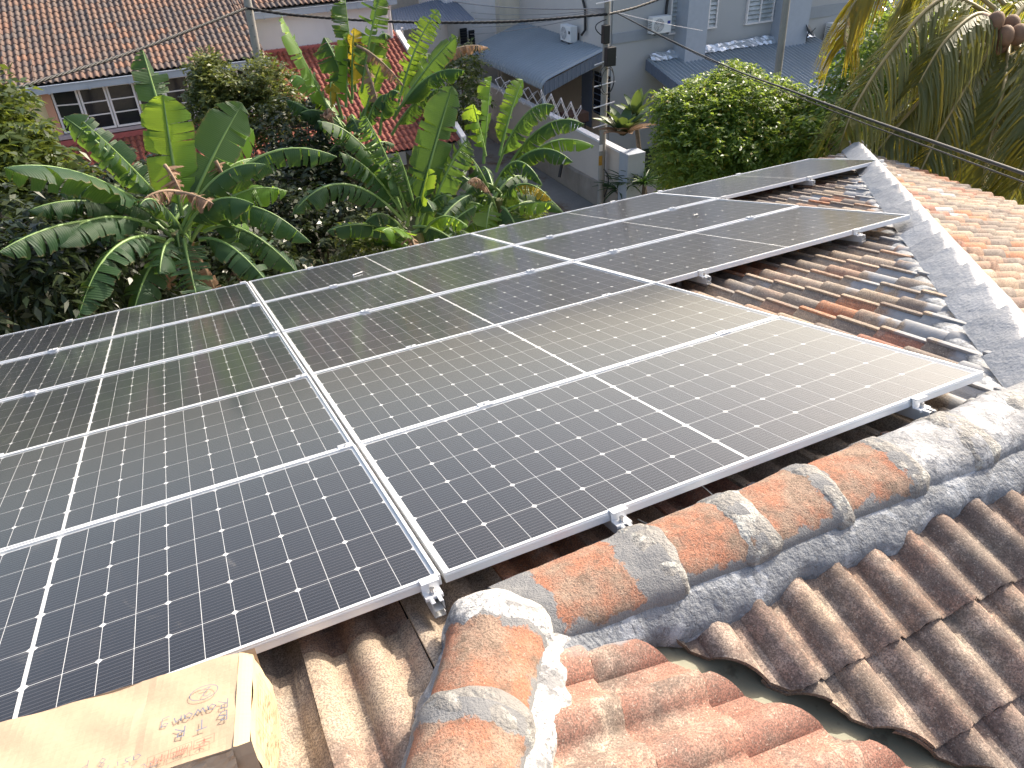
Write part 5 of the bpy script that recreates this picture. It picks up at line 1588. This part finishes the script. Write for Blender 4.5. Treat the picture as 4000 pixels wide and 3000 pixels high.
banana('tall banana plant with yellow and dead leaves in front of the white wall', c2, f2, [
    ((700, 225), (607, 32), 15.0, 15.2, 0.02, 0.62, 'b', dict(tears=6, droop=0.25, roll=0.3, ragged=0.12, pet=0.03)),
    ((745, 220), (752, 70), 15.0, 15.2, 0.02, 0.55, 'b', dict(tears=3, droop=0.3, roll=1.0, pet=0.05)),
    ((760, 210), (700, 80), 15.2, 15.5, 0.15, 0.7, 'g', dict(tears=10, droop=0.7, ragged=0.35)),
    ((770, 180), (745, -10), 15.2, 15.4, 0.1, 0.62, 'g', dict(tears=9, droop=0.6, roll=0.8, ragged=0.4)),
    ((785, 180), (822, -15), 15.0, 15.0, 0.1, 0.55, 'g', dict(tears=12, droop=0.6, roll=1.0, ragged=0.4)),
    ((800, 160), (845, 80), 15.3, 15.4, 0.35, 0.5, 'g', dict(tears=9, droop=0.8, ragged=0.4)),
    ((735, 250), (716, 235), 14.8, 14.6, 0.55, 0.4, 'y', dict(tears=4, droop=0.9)),
    ((760, 200), (765, 60), 15.1, 15.1, 0.1, 0.42, 'y', dict(tears=6, droop=0.7, ragged=0.4)),
    ((772, 60), (872, 185), 14.9, 14.6, 0.1, 0.34, 'd', dict(tears=22, droop=1.2, ragged=0.5)),
    ((795, 110), (822, 240), 14.8, 14.5, 0.05, 0.30, 'd', dict(tears=14, droop=1.2, ragged=0.5)),
    ((790, 250), (830, 120), 14.9, 15.0, 0.05, 0.5, 'b', dict(tears=3, droop=0.4, roll=1.1)),
    ((870, 240), (948, 22), 15.2, 15.6, 0.25, 0.50, 'b', dict(tears=24, droop=0.6, roll=0.5, ragged=0.25)),
    ((870, 240), (985, 78), 15.0, 15.0, 0.10, 0.48, 'g', dict(tears=4, droop=0.35, roll=0.6, ragged=0.1)),
    ((865, 250), (1004, 152), 14.6, 14.2, 0.30, 0.52, 'g', dict(tears=5, droop=0.9, ragged=0.1)),
    ((850, 240), (935, 118), 15.4, 15.8, 0.35, 0.5, 'g', dict(tears=14, droop=0.9, ragged=0.3)),
    ((900, 200), (1054, 102), 15.6, 16.0, 0.35, 0.36, 'd', dict(tears=26, droop=1.2, ragged=0.3)),
    ((740, 300), (620, 215), 14.8, 14.8, 0.1, 0.45, 'g', dict(tears=12, droop=0.8, ragged=0.3)),
    ((790, 300), (842, 205), 14.5, 14.3, 0.25, 0.5, 'g', dict(tears=5, droop=0.6)),
    ((720, 300), (708, 250), 14.5, 14.4, 0.3, 0.4, 'd', dict(tears=9, droop=1.2, ragged=0.5)),
    ((830, 290), (860, 200), 14.3, 14.0, 0.3, 0.5, 'g', dict(tears=8, droop=0.9, ragged=0.2)),
    ((860, 290), (960, 190), 15.0, 14.8, 0.2, 0.5, 'g', dict(tears=12, droop=0.7, ragged=0.3)),
], 2, 0.12, 22)
c3, f3 = foot_of(895, 500, 11.2, 0.2, 0.2)
banana('banana plant in the centre with one tall upright dark leaf', c3, f3, [
    ((905, 440), (978, 185), 11.2, 11.6, 0.02, 0.62, 'g', dict(tears=3, droop=0.25, roll=0.75, ragged=0.06, pet=0.05)),
    ((910, 450), (968, 210), 11.35, 11.8, 0.05, 0.55, 'b', dict(tears=3, droop=0.3, roll=1.2, ragged=0.06)),
    ((880, 450), (686, 262), 11.2, 10.9, 0.35, 0.46, 'g', dict(tears=10, droop=0.8, ragged=0.3)),
    ((880, 460), (790, 250), 11.0, 10.7, 0.15, 0.50, 'g', dict(tears=24, droop=0.55, ragged=0.4)),
    ((865, 470), (632, 462), 10.9, 10.2, 0.48, 0.50, 'g', dict(tears=12, droop=0.85, ragged=0.2)),
    ((875, 470), (735, 330), 11.0, 10.7, 0.2, 0.5, 'g', dict(tears=14, droop=0.7, ragged=0.35)),
    ((900, 480), (925, 365), 10.8, 10.6, 0.02, 0.40, 'b', dict(tears=2, droop=0.3, roll=1.2)),
    ((930, 470), (1010, 300), 11.3, 11.4, 0.12, 0.55, 'g', dict(tears=16, droop=0.5, ragged=0.3)),
    ((870, 500), (790, 480), 11.1, 10.8, 0.2, 0.44, 'g', dict(tears=5, droop=0.8)),
    ((890, 520), (826, 498), 10.4, 9.9, 0.1, 0.46, 'b', dict(tears=2, droop=0.3)),
    ((920, 500), (1010, 490), 10.8, 10.4, 0.2, 0.40, 'b', dict(tears=5, droop=0.6)),
    ((860, 440), (800, 380), 11.4, 11.6, 0.3, 0.5, 'g', dict(tears=8, droop=0.9, ragged=0.3)),
    ((900, 460), (860, 330), 11.0, 10.9, 0.12, 0.45, 'g', dict(tears=16, droop=0.6, ragged=0.4)),
    ((880, 500), (905, 560), 10.6, 10.2, 0.05, 0.36, 'd', dict(tears=9, droop=1.0, ragged=0.5)),
], 3, filler=20)
c4, f4 = foot_of(1075, 430, 13.0, 0.2, 0.2)
banana('banana plant beside the lane with leaves arching to the right', c4, f4, [
    ((1070, 360), (1198, 228), 13.0, 12.6, 0.38, 0.52, 'g', dict(tears=14, droop=0.8, ragged=0.15)),
    ((1090, 370), (1262, 268), 13.2, 13.0, 0.40, 0.48, 'g', dict(tears=8, droop=0.75, ragged=0.12)),
    ((1095, 380), (1284, 315), 13.4, 13.4, 0.35, 0.42, 'b', dict(tears=5, droop=0.7, ragged=0.1)),
    ((1085, 380), (1238, 350), 12.8, 12.5, 0.36, 0.46, 'g', dict(tears=8, droop=0.85, ragged=0.12)),
    ((1065, 400), (1172, 400), 12.6, 12.1, 0.42, 0.44, 'g', dict(tears=14, droop=0.95, ragged=0.2)),
    ((1040, 340), (1062, 165), 13.2, 13.5, 0.10, 0.46, 'b', dict(tears=5, droop=0.4, roll=1.0)),
    ((1045, 320), (1022, 225), 13.0, 13.0, 0.06, 0.5, 'b', dict(tears=5, droop=0.5, roll=0.8)),
    ((1080, 320), (1130, 172), 13.4, 13.9, 0.10, 0.44, 'b', dict(tears=8, droop=0.5, roll=0.9)),
    ((1050, 400), (985, 330), 12.8, 12.5, 0.2, 0.5, 'g', dict(tears=16, droop=0.7, ragged=0.4)),
    ((1060, 440), (1050, 500), 12.4, 11.8, 0.1, 0.5, 'b', dict(tears=3, droop=0.35)),
    ((1100, 410), (1192, 432), 12.9, 12.6, 0.2, 0.36, 'y', dict(tears=16, droop=0.8, ragged=0.3)),
    ((1090, 460), (1192, 438), 12.2, 11.8, 0.06, 0.44, 'b', dict(tears=5, droop=0.4)),
    ((1055, 460), (960, 470), 12.4, 12.0, 0.2, 0.4, 'b', dict(tears=7, droop=0.6)),
    ((1085, 450), (1120, 505), 12.2, 11.7, 0.1, 0.5, 'g', dict(tears=3, droop=0.35)),
    ((1060, 430), (1010, 395), 12.6, 12.3, 0.2, 0.3, 'd', dict(tears=9, droop=1.0, ragged=0.5)),
], 4, filler=20)

# ---- leaf-cloud trees
def cloud(lumps, nclus, per, ll, lw, seed, droop=0.5, shell=0.55, spread=1.0, quality=2):
    """numpy leaf mass: lumps = [(centre, (rx, ry, rz), weight)]; returns verts, faces, rnd"""
    rg = np.random.default_rng(seed)
    w = np.array([l[2] for l in lumps], float); w /= w.sum()
    idx = rg.choice(len(lumps), nclus, p=w)
    cen = np.array([tuple(l[0]) for l in lumps])[idx]; rad = np.array([l[1] for l in lumps])[idx]
    d = rg.normal(size=(nclus, 3)); d /= np.linalg.norm(d, axis=1)[:, None]
    rr = shell + (1 - shell) * rg.random(nclus) ** 0.6
    cc = cen + d * rad * rr[:, None]
    out = d * 0.9 + rg.normal(size=(nclus, 3)) * 0.45; out[:, 2] += 0.15
    out /= np.linalg.norm(out, axis=1)[:, None]
    k = np.tile(np.arange(per), nclus); ci = np.repeat(np.arange(nclus), per)
    t = (k // 2 + 0.5) / max(1, per // 2)
    side = np.where(k % 2 == 0, 1.0, -1.0)
    axis = out[ci]
    ref = np.array([0, 0, 1.0]); sd = np.cross(axis, ref); sd /= (np.linalg.norm(sd, axis=1)[:, None] + 1e-6)
    stem = ll * per * 0.28 * spread
    p0 = cc[ci] + axis * (t * stem)[:, None]; p0[:, 2] -= droop * (t ** 2) * stem * 0.6
    dirv = axis * 0.55 + sd * side[:, None] * 0.8 + rg.normal(size=axis.shape) * 0.28
    dirv[:, 2] -= droop * 0.6
    dirv /= np.linalg.norm(dirv, axis=1)[:, None]
    nrm = np.cross(dirv, rg.normal(size=axis.shape) * 0.5 + np.array([0, 0, 1.0])); nrm /= (np.linalg.norm(nrm, axis=1)[:, None] + 1e-6)
    L_ = ll * rg.uniform(0.7, 1.25, len(k)); W_ = lw * rg.uniform(0.75, 1.2, len(k))
    up = np.cross(nrm, dirv)
    a = p0; b = p0 + dirv * (L_ * 0.45)[:, None] + nrm * W_[:, None] * 0.5 + up * (W_ * 0.12)[:, None]
    c = p0 + dirv * L_[:, None] - np.array([0, 0, 1.0]) * (droop * L_ * 0.18)[:, None]; e = p0 + dirv * (L_ * 0.45)[:, None] - nrm * W_[:, None] * 0.5 + up * (W_ * 0.12)[:, None]
    V = np.stack([a, b, c, e], 1).reshape(-1, 3)
    n = len(k)
    F = (np.arange(n) * 4)[:, None] + np.array([0, 1, 2, 3])
    cr = rg.random(nclus)
    A = np.repeat((cr[ci] * 0.8 + rg.random(n) * 0.2) % 1.0, 4)
    return V, F, A
def cloud_mesh(name, data):
    V, F, A = data
    me = bpy.data.meshes.new(name)
    me.vertices.add(len(V)); me.vertices.foreach_set('co', V.astype(np.float32).ravel())
    me.loops.add(F.size); me.loops.foreach_set('vertex_index', F.astype(np.int32).ravel())
    me.polygons.add(len(F)); me.polygons.foreach_set('loop_start', np.arange(len(F), dtype=np.int32) * 4)
    me.update(calc_edges=True)
    at = me.attributes.new('rnd', 'FLOAT', 'POINT'); at.data.foreach_set('value', A.astype(np.float32))
    return me
def tree(name, label, foot, lumps, mat, nclus, per, ll, lw, seed, cat='tree', group=None, trunk_r=0.09, **kw):
    e = empty(name, foot); tag(e, label, cat, group); inv = Matrix.Translation(-foot)
    link('crown', cloud_mesh('crown', cloud(lumps, nclus, per, ll, lw, seed, **kw)), mat, e, inv)
    rs = random.Random(seed); mb = MB()
    top = Vector((0, 0, 0)); 
    for l in lumps: top += Vector(l[0])
    top /= len(lumps)
    fork = foot.lerp(Vector((top.x, top.y, top.z)), 0.55)
    mb.tube([foot, foot.lerp(fork, 0.5) + Vector((rs.uniform(-.1, .1), rs.uniform(-.1, .1), 0)), fork], [trunk_r * 1.3, trunk_r, trunk_r * 0.8], 9)
    for l in lumps:
        tgt = Vector(l[0]) + Vector((rs.uniform(-.3, .3) * l[1][0], rs.uniform(-.3, .3) * l[1][1], 0.35 * l[1][2]))
        mb.tube(curve3(fork, fork.lerp(tgt, 0.5) + Vector((rs.uniform(-.2, .2), rs.uniform(-.2, .2), -0.1)), tgt, 7), [trunk_r * 0.6 * (1 - 0.8 * k / 6) for k in range(7)], 6)
        for q in range(3):
            t2 = Vector(l[0]) + Vector((rs.uniform(-.8, .8) * l[1][0], rs.uniform(-.8, .8) * l[1][1], rs.uniform(-.5, .8) * l[1][2]))
            mb.tube(curve3(tgt, tgt.lerp(t2, 0.4), t2, 5), [trunk_r * 0.2, trunk_r * 0.16, trunk_r * 0.12, trunk_r * 0.08, trunk_r * 0.04], 5)
    mb.build('trunk', M_BARK, e, inv)
    return e
L_TREE = leaf_mat('compound_leaf_green', (0.070, 0.130, 0.030), (0.150, 0.225, 0.048), (0.42, 0.56, 0.07), 0.44, 0.42, (0.30, 0.24, 0.03), 1.2)
L_DARK = leaf_mat('glossy_dark_leaf', (0.030, 0.052, 0.016), (0.080, 0.110, 0.030), (0.24, 0.30, 0.04), 0.30, 0.32, None, 1.5)
L_SHADE = leaf_mat('shade_darkened_shrub_leaf', (0.014, 0.024, 0.010), (0.035, 0.050, 0.018), (0.08, 0.11, 0.02), 0.18, 0.35, None, 1.5)  # undergrowth leaf, its colour darkened to stand in for shade between the plants
L_SHRUB = leaf_mat('small_shrub_leaf', (0.065, 0.090, 0.028), (0.130, 0.150, 0.045), (0.24, 0.28, 0.05), 0.30, 0.45, (0.26, 0.26, 0.06), 1.5)
L_LIGHT = leaf_mat('fresh_green_leaf', (0.08, 0.16, 0.02), (0.14, 0.24, 0.03), (0.40, 0.50, 0.04), 0.4, 0.45)

def LP(px, py, D, rx, ry, rz, w): return (P(px, py, D), (rx, ry, rz), w)
tree('leafy_tree', 'big round bright green tree in front of the metal canopy', Vector((11.9, 12.6, GROUND)),
     [LP(1515, 262, 18.5, 0.9, 1.0, 0.75, 3), LP(1590, 238, 19, 1.1, 1.1, 0.8, 3.2), LP(1545, 330, 18.2, 1.4, 1.1, 1.0, 3.5), LP(1670, 310, 18.8, 1.15, 1.1, 0.95, 3),
      LP(1590, 172, 19.4, 0.40, 0.5, 0.28, 0.7), LP(1660, 215, 19.3, 0.7, 0.7, 0.4, 1.0), LP(1725, 232, 19.4, 0.4, 0.5, 0.30, 0.6), LP(1480, 335, 18.4, 0.5, 0.7, 0.7, 1.2), LP(1750, 300, 18.8, 0.42, 0.6, 0.6, 0.8), LP(1452, 225, 18.8, 0.30, 0.5, 0.22, 0.4),
      LP(1530, 205, 19.0, 0.55, 0.6, 0.3, 0.8), LP(1610, 400, 18.2, 1.4, 1.0, 0.7, 2)], L_TREE, 6200, 9, 0.112, 0.052, 21, trunk_r=0.12, shell=0.50, droop=0.6)
tree('feathery_tree', 'darker tree with sparse drooping leaves between canopy and palm', Vector((15.0, 11.0, GROUND)),
     [LP(1858, 215, 19.0, 0.6, 0.9, 0.55, 1.8), LP(1900, 115, 19.5, 0.55, 0.8, 0.6, 1.4), LP(1865, 290, 18.5, 0.9, 1.0, 0.9, 2.3), LP(1935, 55, 20, 0.55, 0.7, 0.5, 0.9), LP(1950, 150, 20, 0.9, 0.9, 1.0, 1.3), LP(1800, 330, 18.0, 0.8, 0.8, 1.0, 1.3)],
     L_TREE, 900, 11, 0.16, 0.07, 22, shell=0.4, droop=0.8)
tree('glossy_leaved_tree', 'dark glossy tree at the left edge, left of the yellow wall', Vector((-4.0, 11.0, GROUND)),
     [LP(-35, 288, 13, 0.45, 0.7, 0.40, 1.8), LP(-25, 355, 12.6, 0.75, 0.8, 0.6, 2.2), LP(50, 395, 13, 0.42, 0.6, 0.35, 1.2), LP(50, 440, 12.4, 0.9, 0.9, 0.6, 2), LP(-30, 228, 13.2, 0.35, 0.5, 0.3, .8)],
     L_DARK, 900, 10, 0.17, 0.07, 23, shell=0.5, droop=0.7)
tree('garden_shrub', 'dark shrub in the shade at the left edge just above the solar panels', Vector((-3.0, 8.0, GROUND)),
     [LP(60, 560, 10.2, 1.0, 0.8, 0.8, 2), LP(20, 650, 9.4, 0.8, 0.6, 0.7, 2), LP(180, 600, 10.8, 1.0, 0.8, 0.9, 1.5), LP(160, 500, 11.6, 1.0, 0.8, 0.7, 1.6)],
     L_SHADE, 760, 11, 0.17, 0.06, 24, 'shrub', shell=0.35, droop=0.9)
tree('garden_shrub', 'small-leaved shrub left of the pole in front of the bay window', Vector((0.9, 15.2, GROUND)),
     [LP(462, 190, 17, 0.42, 0.6, 0.42, 2), LP(455, 250, 16.8, 0.45, 0.6, 0.4, 1.6), LP(505, 230, 17, 0.45, 0.5, 0.5, 1.6), LP(445, 150, 17.2, 0.28, 0.4, 0.22, .9)],
     L_SHRUB, 850, 9, 0.10, 0.055, 25, 'shrub', 'small-leaved shrubs by the pole', shell=0.3, droop=0.4)
tree('garden_shrub', 'small-leaved shrub around the foot of the left utility pole', Vector((2.0, 15.4, GROUND)),
     [LP(575, 185, 17, 0.5, 0.6, 0.45, 2), LP(600, 215, 16.8, 0.4, 0.5, 0.5, 1.3), LP(560, 240, 17, 0.4, 0.5, 0.45, 1.2)],
     L_SHRUB, 560, 9, 0.10, 0.055, 26, 'shrub', 'small-leaved shrubs by the pole', shell=0.3, droop=0.4)
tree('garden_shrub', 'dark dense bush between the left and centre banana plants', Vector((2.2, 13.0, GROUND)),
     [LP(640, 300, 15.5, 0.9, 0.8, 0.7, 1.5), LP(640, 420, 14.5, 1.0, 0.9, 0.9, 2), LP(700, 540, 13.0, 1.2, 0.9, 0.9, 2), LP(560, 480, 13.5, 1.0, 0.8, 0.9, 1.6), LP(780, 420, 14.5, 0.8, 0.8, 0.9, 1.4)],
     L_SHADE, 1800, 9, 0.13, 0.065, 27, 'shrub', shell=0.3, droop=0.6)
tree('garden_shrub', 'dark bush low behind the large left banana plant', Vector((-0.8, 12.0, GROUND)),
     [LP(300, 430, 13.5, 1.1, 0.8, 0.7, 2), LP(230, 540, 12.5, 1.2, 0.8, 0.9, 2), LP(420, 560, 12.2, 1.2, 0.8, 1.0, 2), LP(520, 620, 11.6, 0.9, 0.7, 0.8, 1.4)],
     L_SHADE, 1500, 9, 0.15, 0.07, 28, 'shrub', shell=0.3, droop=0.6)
tree('garden_shrub', 'dark green bush behind the drying racks under the awning edge', Vector((9.6, 24.0, GROUND)),
     [LP(985, 195, 27, 0.9, 0.9, 1.1, 2), LP(1000, 130, 28, 0.5, 0.6, 0.5, .8), LP(960, 250, 26, 0.9, 0.8, 0.9, 1.2)],
     L_DARK, 420, 9, 0.17, 0.09, 29, 'shrub', shell=0.3)
tree('garden_shrub', 'small bright green bush beside the lane below the banana leaves', Vector((7.2, 13.2, GROUND)),
     [LP(1148, 440, 17.5, 0.35, 0.35, 0.3, 1), LP(1135, 455, 17.2, 0.3, 0.3, 0.25, 0.6)], L_LIGHT, 160, 9, 0.09, 0.05, 30, 'shrub', shell=0.2, trunk_r=0.03)
tree('garden_shrub', 'yellowish low bush right of the left banana plant by the panel edge', Vector((3.0, 8.4, GROUND)),
     [LP(800, 530, 11.8, 0.5, 0.4, 0.35, 1)], L_SHRUB, 130, 9, 0.10, 0.05, 31, 'shrub', shell=0.2, trunk_r=0.03)

# ---- strap-leaved plants
def rosette(name, label, c, n, L, W, elev, mat, seed, cat='plant', group=None, mat2=None, trunk=None, stiff=0.25):
    e = empty(name, c if trunk is None else trunk); tag(e, label, cat, group); inv = Matrix.Translation(-e.location)
    rs = random.Random(seed)
    for k in range(n):
        t = k * 2.399 + rs.uniform(-.3, .3); el = elev * (0.35 + 0.65 * k / n) + rs.uniform(-.15, .15)
        l = L * rs.uniform(0.7, 1.1); d = Vector((math.cos(t) * math.cos(el), math.sin(t) * math.cos(el), math.sin(el)))
        s_ = d.cross(Vector((0, 0, 1))).normalized(); up = s_.cross(d)
        rows = []
        for i in range(8):
            f = i / 7; w = W * (math.sin(math.pi * min(1, 0.12 + f * 0.88)) ** 0.7) * 0.5
            p_ = c + d * l * f + up * (-stiff * l * f * f) + Vector((0, 0, 0))
            rows.append([p_ - s_ * w + up * w * 0.25, p_ - up * 0.02, p_ + s_ * w + up * w * 0.25])
        mb = MB(); mb.sheet(rows); mb.build('leaf', mat if (mat2 is None or k > n * 0.3) else mat2, e, inv)
    if trunk is not None:
        mb = MB(); mb.tube([trunk, c], [0.10, 0.06], 8); mb.build('stem', M_BARK, e, inv)
    return e
L_AGAVE = leaf_mat('grey_green_paddle_leaf', (0.055, 0.10, 0.050), (0.10, 0.15, 0.06), (0.20, 0.28, 0.05), 0.25, 0.4)
L_STRAP = leaf_mat('dark_strap_leaf', (0.02, 0.05, 0.02), (0.04, 0.085, 0.03), (0.10, 0.20, 0.03), 0.25, 0.4)
rosette('paddle_leaf_plant', 'rosette of broad paddle leaves with dry lower leaves on the blue pillar', P(1345, 292, 23.0), 24, 0.95, 0.36, 1.35, L_AGAVE, 3, mat2=L_BAND, stiff=0.35)
rosette('paddle_leaf_plant', 'upright paddle leaves rising behind the blue pillar against the grey wall', P(1372, 250, 23.6), 9, 0.85, 0.32, 1.45, L_AGAVE, 4, trunk=Vector((14.0, 19.4, GROUND)), stiff=0.1)
for k, (px, py, D, lab) in enumerate(((1335, 412, 24.0, 'left'), (1362, 402, 23.6, 'middle'), (1392, 398, 23.4, 'right'))):
    c = P(px, py, D); rosette('spider_plant', lab + ' of three dark strap-leaved plants below the blue pillar', c, 34, 0.75, 0.06, 1.2, L_STRAP, 10 + k, group='strap-leaved plants', trunk=Vector((c.x, c.y, GROUND)), stiff=0.55)

# ---- coconut palm
L_PALM = leaf_mat('palm_leaflet', (0.075, 0.095, 0.032), (0.16, 0.165, 0.055), (0.45, 0.42, 0.05), 0.42, 0.42, (0.42, 0.30, 0.03), 2.0)
L_PALMY = leaf_mat('palm_leaflet_yellowing', (0.13, 0.13, 0.03), (0.30, 0.24, 0.03), (0.60, 0.48, 0.03), 0.45, 0.45, (0.50, 0.30, 0.03), 2.0)
M_RACH = plain('palm_rachis', (0.26, 0.20, 0.075), 0.5, var=0.15)
pc = P(2165, 60, 13.5)
palm = empty('coconut_palm', Vector((pc.x + 0.3, pc.y + 0.2, GROUND)))
tag(palm, 'coconut palm with drooping fronds and a bunch of brown coconuts', 'palm tree'); PI_ = Matrix.Translation(-palm.location)
mb = MB(); mb.tube([palm.location, palm.location.lerp(pc, 0.5) + Vector((0.15, 0, 0)), pc + Vector((0, 0, -0.3))], [0.22, 0.17, 0.15], 12); mb.build('trunk', M_BARK, palm, PI_)
def frond(path, L, seed, mat, n=105, hang=0.8, start=0.12):
    rs = random.Random(seed)
    cs = span([Vector(p) for p in path], 12)
    V, F, A = [], [], []
    m_ = len(cs) - 1
    for k in range(n):
        t = start + (1 - start) * k / (n - 1)
        q = t * m_; i = min(int(q), m_ - 1); c = cs[i].lerp(cs[i + 1], q - i); tg = (cs[i + 1] - cs[i]).normalized()
        sd = tg.cross(Vector((0, 0, 1))).normalized()
        ll = L * (0.55 + 0.45 * math.sin(math.pi * min(1, 0.15 + t * 0.8))) * rs.uniform(0.85, 1.1)
        for s_ in (-1, 1):
            d = (sd * s_ * rs.uniform(0.5, 0.8) + tg * rs.uniform(0.55, 0.8)).normalized()
            w = 0.016 * rs.uniform(0.8, 1.2); rv = rs.random()
            b = len(V); g_ = hang * rs.uniform(0.75, 1.25)
            pw = d.cross(Vector((0, 0, 1))).normalized()
            for j in range(5):
                f = j / 4
                p_ = c + d * ll * (f - 0.28 * g_ * f * f) + Vector((0, 0, -g_ * ll * f * f * 0.62))
                ww = w * (1 - 0.85 * f ** 2)
                V += [p_ - pw * ww + Vector((0, 0, -ww * 0.5)), p_ + pw * ww + Vector((0, 0, -ww * 0.5))]; A += [rv, rv]
            for j in range(4): F.append((b + 2 * j, b + 2 * j + 1, b + 2 * j + 3, b + 2 * j + 2))
    me = pmesh('frond', V, F, False)
    at = me.attributes.new('rnd', 'FLOAT', 'POINT'); at.data.foreach_set('value', A)
    o = link('frond', me, mat, palm, PI_)
    mb = MB(); mb.tube(cs[::2] + [cs[-1]], [0.035 * (1 - 0.8 * k / (len(cs[::2]))) for k in range(len(cs[::2]) + 1)], 6); mb.build('rachis', M_RACH, o)
FR_ = [([(2150, 40, 13.5), (2040, -5, 13.0), (1925, 110, 12.2), (1845, 235, 11.6), (1812, 325, 11.4)], 0.85, 0, 1.1),
       ([(2150, 75, 13.4), (2080, 110, 12.8), (1990, 215, 12.2), (1925, 290, 11.8), (1880, 345, 11.6)], 0.75, 0, 1.0),
       ([(2166, 66, 13.3), (2110, 150, 12.6), (2055, 240, 12.0), (2005, 335, 11.6), (1975, 400, 11.4)], 0.75, 0, 0.9),
       ([(2180, 80, 13.3), (2170, 180, 12.4), (2140, 300, 11.8), (2120, 400, 11.5)], 0.8, 0, 0.9),
       ([(2190, 80, 13.3), (2230, 170, 12.4), (2235, 280, 11.8), (2200, 400, 11.5)], 0.8, 0, 0.8),
       ([(2200, 70, 13.4), (2280, 120, 12.6), (2300, 240, 12.0), (2290, 380, 11.6)], 0.85, 0, 0.9),
       ([(2150, 20, 13.6), (2000, -90, 13.6), (1900, -50, 13.4), (1838, 20, 13.2), (1822, 95, 13.0)], 0.7, 1, 1.2),
       ([(2170, 10, 13.8), (2080, -80, 14.2), (1990, -40, 14.4), (1950, 40, 14.4)], 0.8, 0, 1.1),
       ([(2160, 60, 13.6), (2060, 60, 13.8), (1960, 150, 13.8), (1900, 280, 13.6)], 0.8, 0, 1.1),
       ([(2170, 60, 13.7), (2100, 120, 14.0), (2030, 240, 14.0), (1990, 370, 13.8)], 0.8, 1, 1.1),
       ([(2190, 40, 13.8), (2240, 0, 14.2), (2320, 60, 14.4), (2360, 180, 14.4)], 0.8, 0, 1.1),
       ([(2160, 50, 13.4), (2110, 30, 12.8), (2040, 90, 12.2), (1985, 180, 11.8)], 0.8, 0, 1.2),
       ([(2185, 70, 13.5), (2200, 160, 13.2), (2175, 290, 13.0), (2190, 420, 12.8)], 0.8, 0, 1.0),
       ([(2150, 90, 13.6), (2020, 190, 13.4), (1930, 330, 13.0), (1880, 430, 12.8)], 0.75, 1, 1.0)]
for k, (pp_, L, y, hg) in enumerate(FR_):
    frond([P(*q) for q in pp_], L * 1.15, 70 + k, L_PALMY if y else L_PALM, hang=hg)
M_COCO = plain('brown_coconut_husk', (0.20, 0.115, 0.065), 0.75, var=0.3, scale=8.0, bump=0.3)
rc = random.Random(8)
for k, (px, py) in enumerate(((2130, 70), (2150, 48), (2172, 78), (2185, 55), (2163, 95), (2200, 75), (2120, 52))):
    c = P(px, py, 13.0 + rc.uniform(-.15, .15)); mb = MB(); rows = []
    for j in range(9):
        a = math.pi * j / 8; rows.append([Vector((0.115 * math.sin(a) * math.cos(t) * (1 + 0.06 * math.cos(3 * t)), 0.115 * math.sin(a) * math.sin(t) * (1 + 0.06 * math.cos(3 * t)), 0.14 * math.cos(a))) for t in np.linspace(0, 2 * math.pi, 15)])
    mb.sheet(rows); mb.build('coconut', M_COCO, palm, PI_ @ Matrix.Translation(c) @ Matrix.Rotation(rc.uniform(-.4, .4), 4, 'X'))
# ---- things far right behind the palm
tree('garden_tree', 'dark tree mass behind the palm fronds at the right edge', Vector((22, 11, GROUND)),
     [LP(2150, 150, 22, 2.2, 1.6, 1.6, 2), LP(2050, 250, 21, 1.8, 1.5, 1.4, 2), LP(2230, 250, 20, 2.0, 1.5, 1.8, 2), LP(2000, 100, 24, 1.4, 1.2, 1.2, 1.2), LP(2120, 30, 26, 2.4, 1.5, 1.5, 1.5)],
     L_DARK, 1300, 10, 0.24, 0.10, 41, shell=0.4)
# low far wood out of view, added to darken the horizon in panel reflections
rg_ = random.Random(77); lumps = []
for k in range(46):
    az = R(-50 + 150 * k / 45); D = 62 + rg_.uniform(-5, 8)
    lumps.append(((D * math.sin(az), D * math.cos(az), -4.2 + rg_.uniform(-.8, .8)), (3.4, 3.4, 4.6 + rg_.uniform(0, 1.4)), 1.0))
o = link('reflection_wood', cloud_mesh('reflection_wood', cloud(lumps, 5200, 6, 0.9, 0.6, 78, shell=0.6)), L_DARK)
tag(o, 'unseen belt of dark trees added behind the neighbouring houses for the panel reflections', 'wood', kind='stuff')
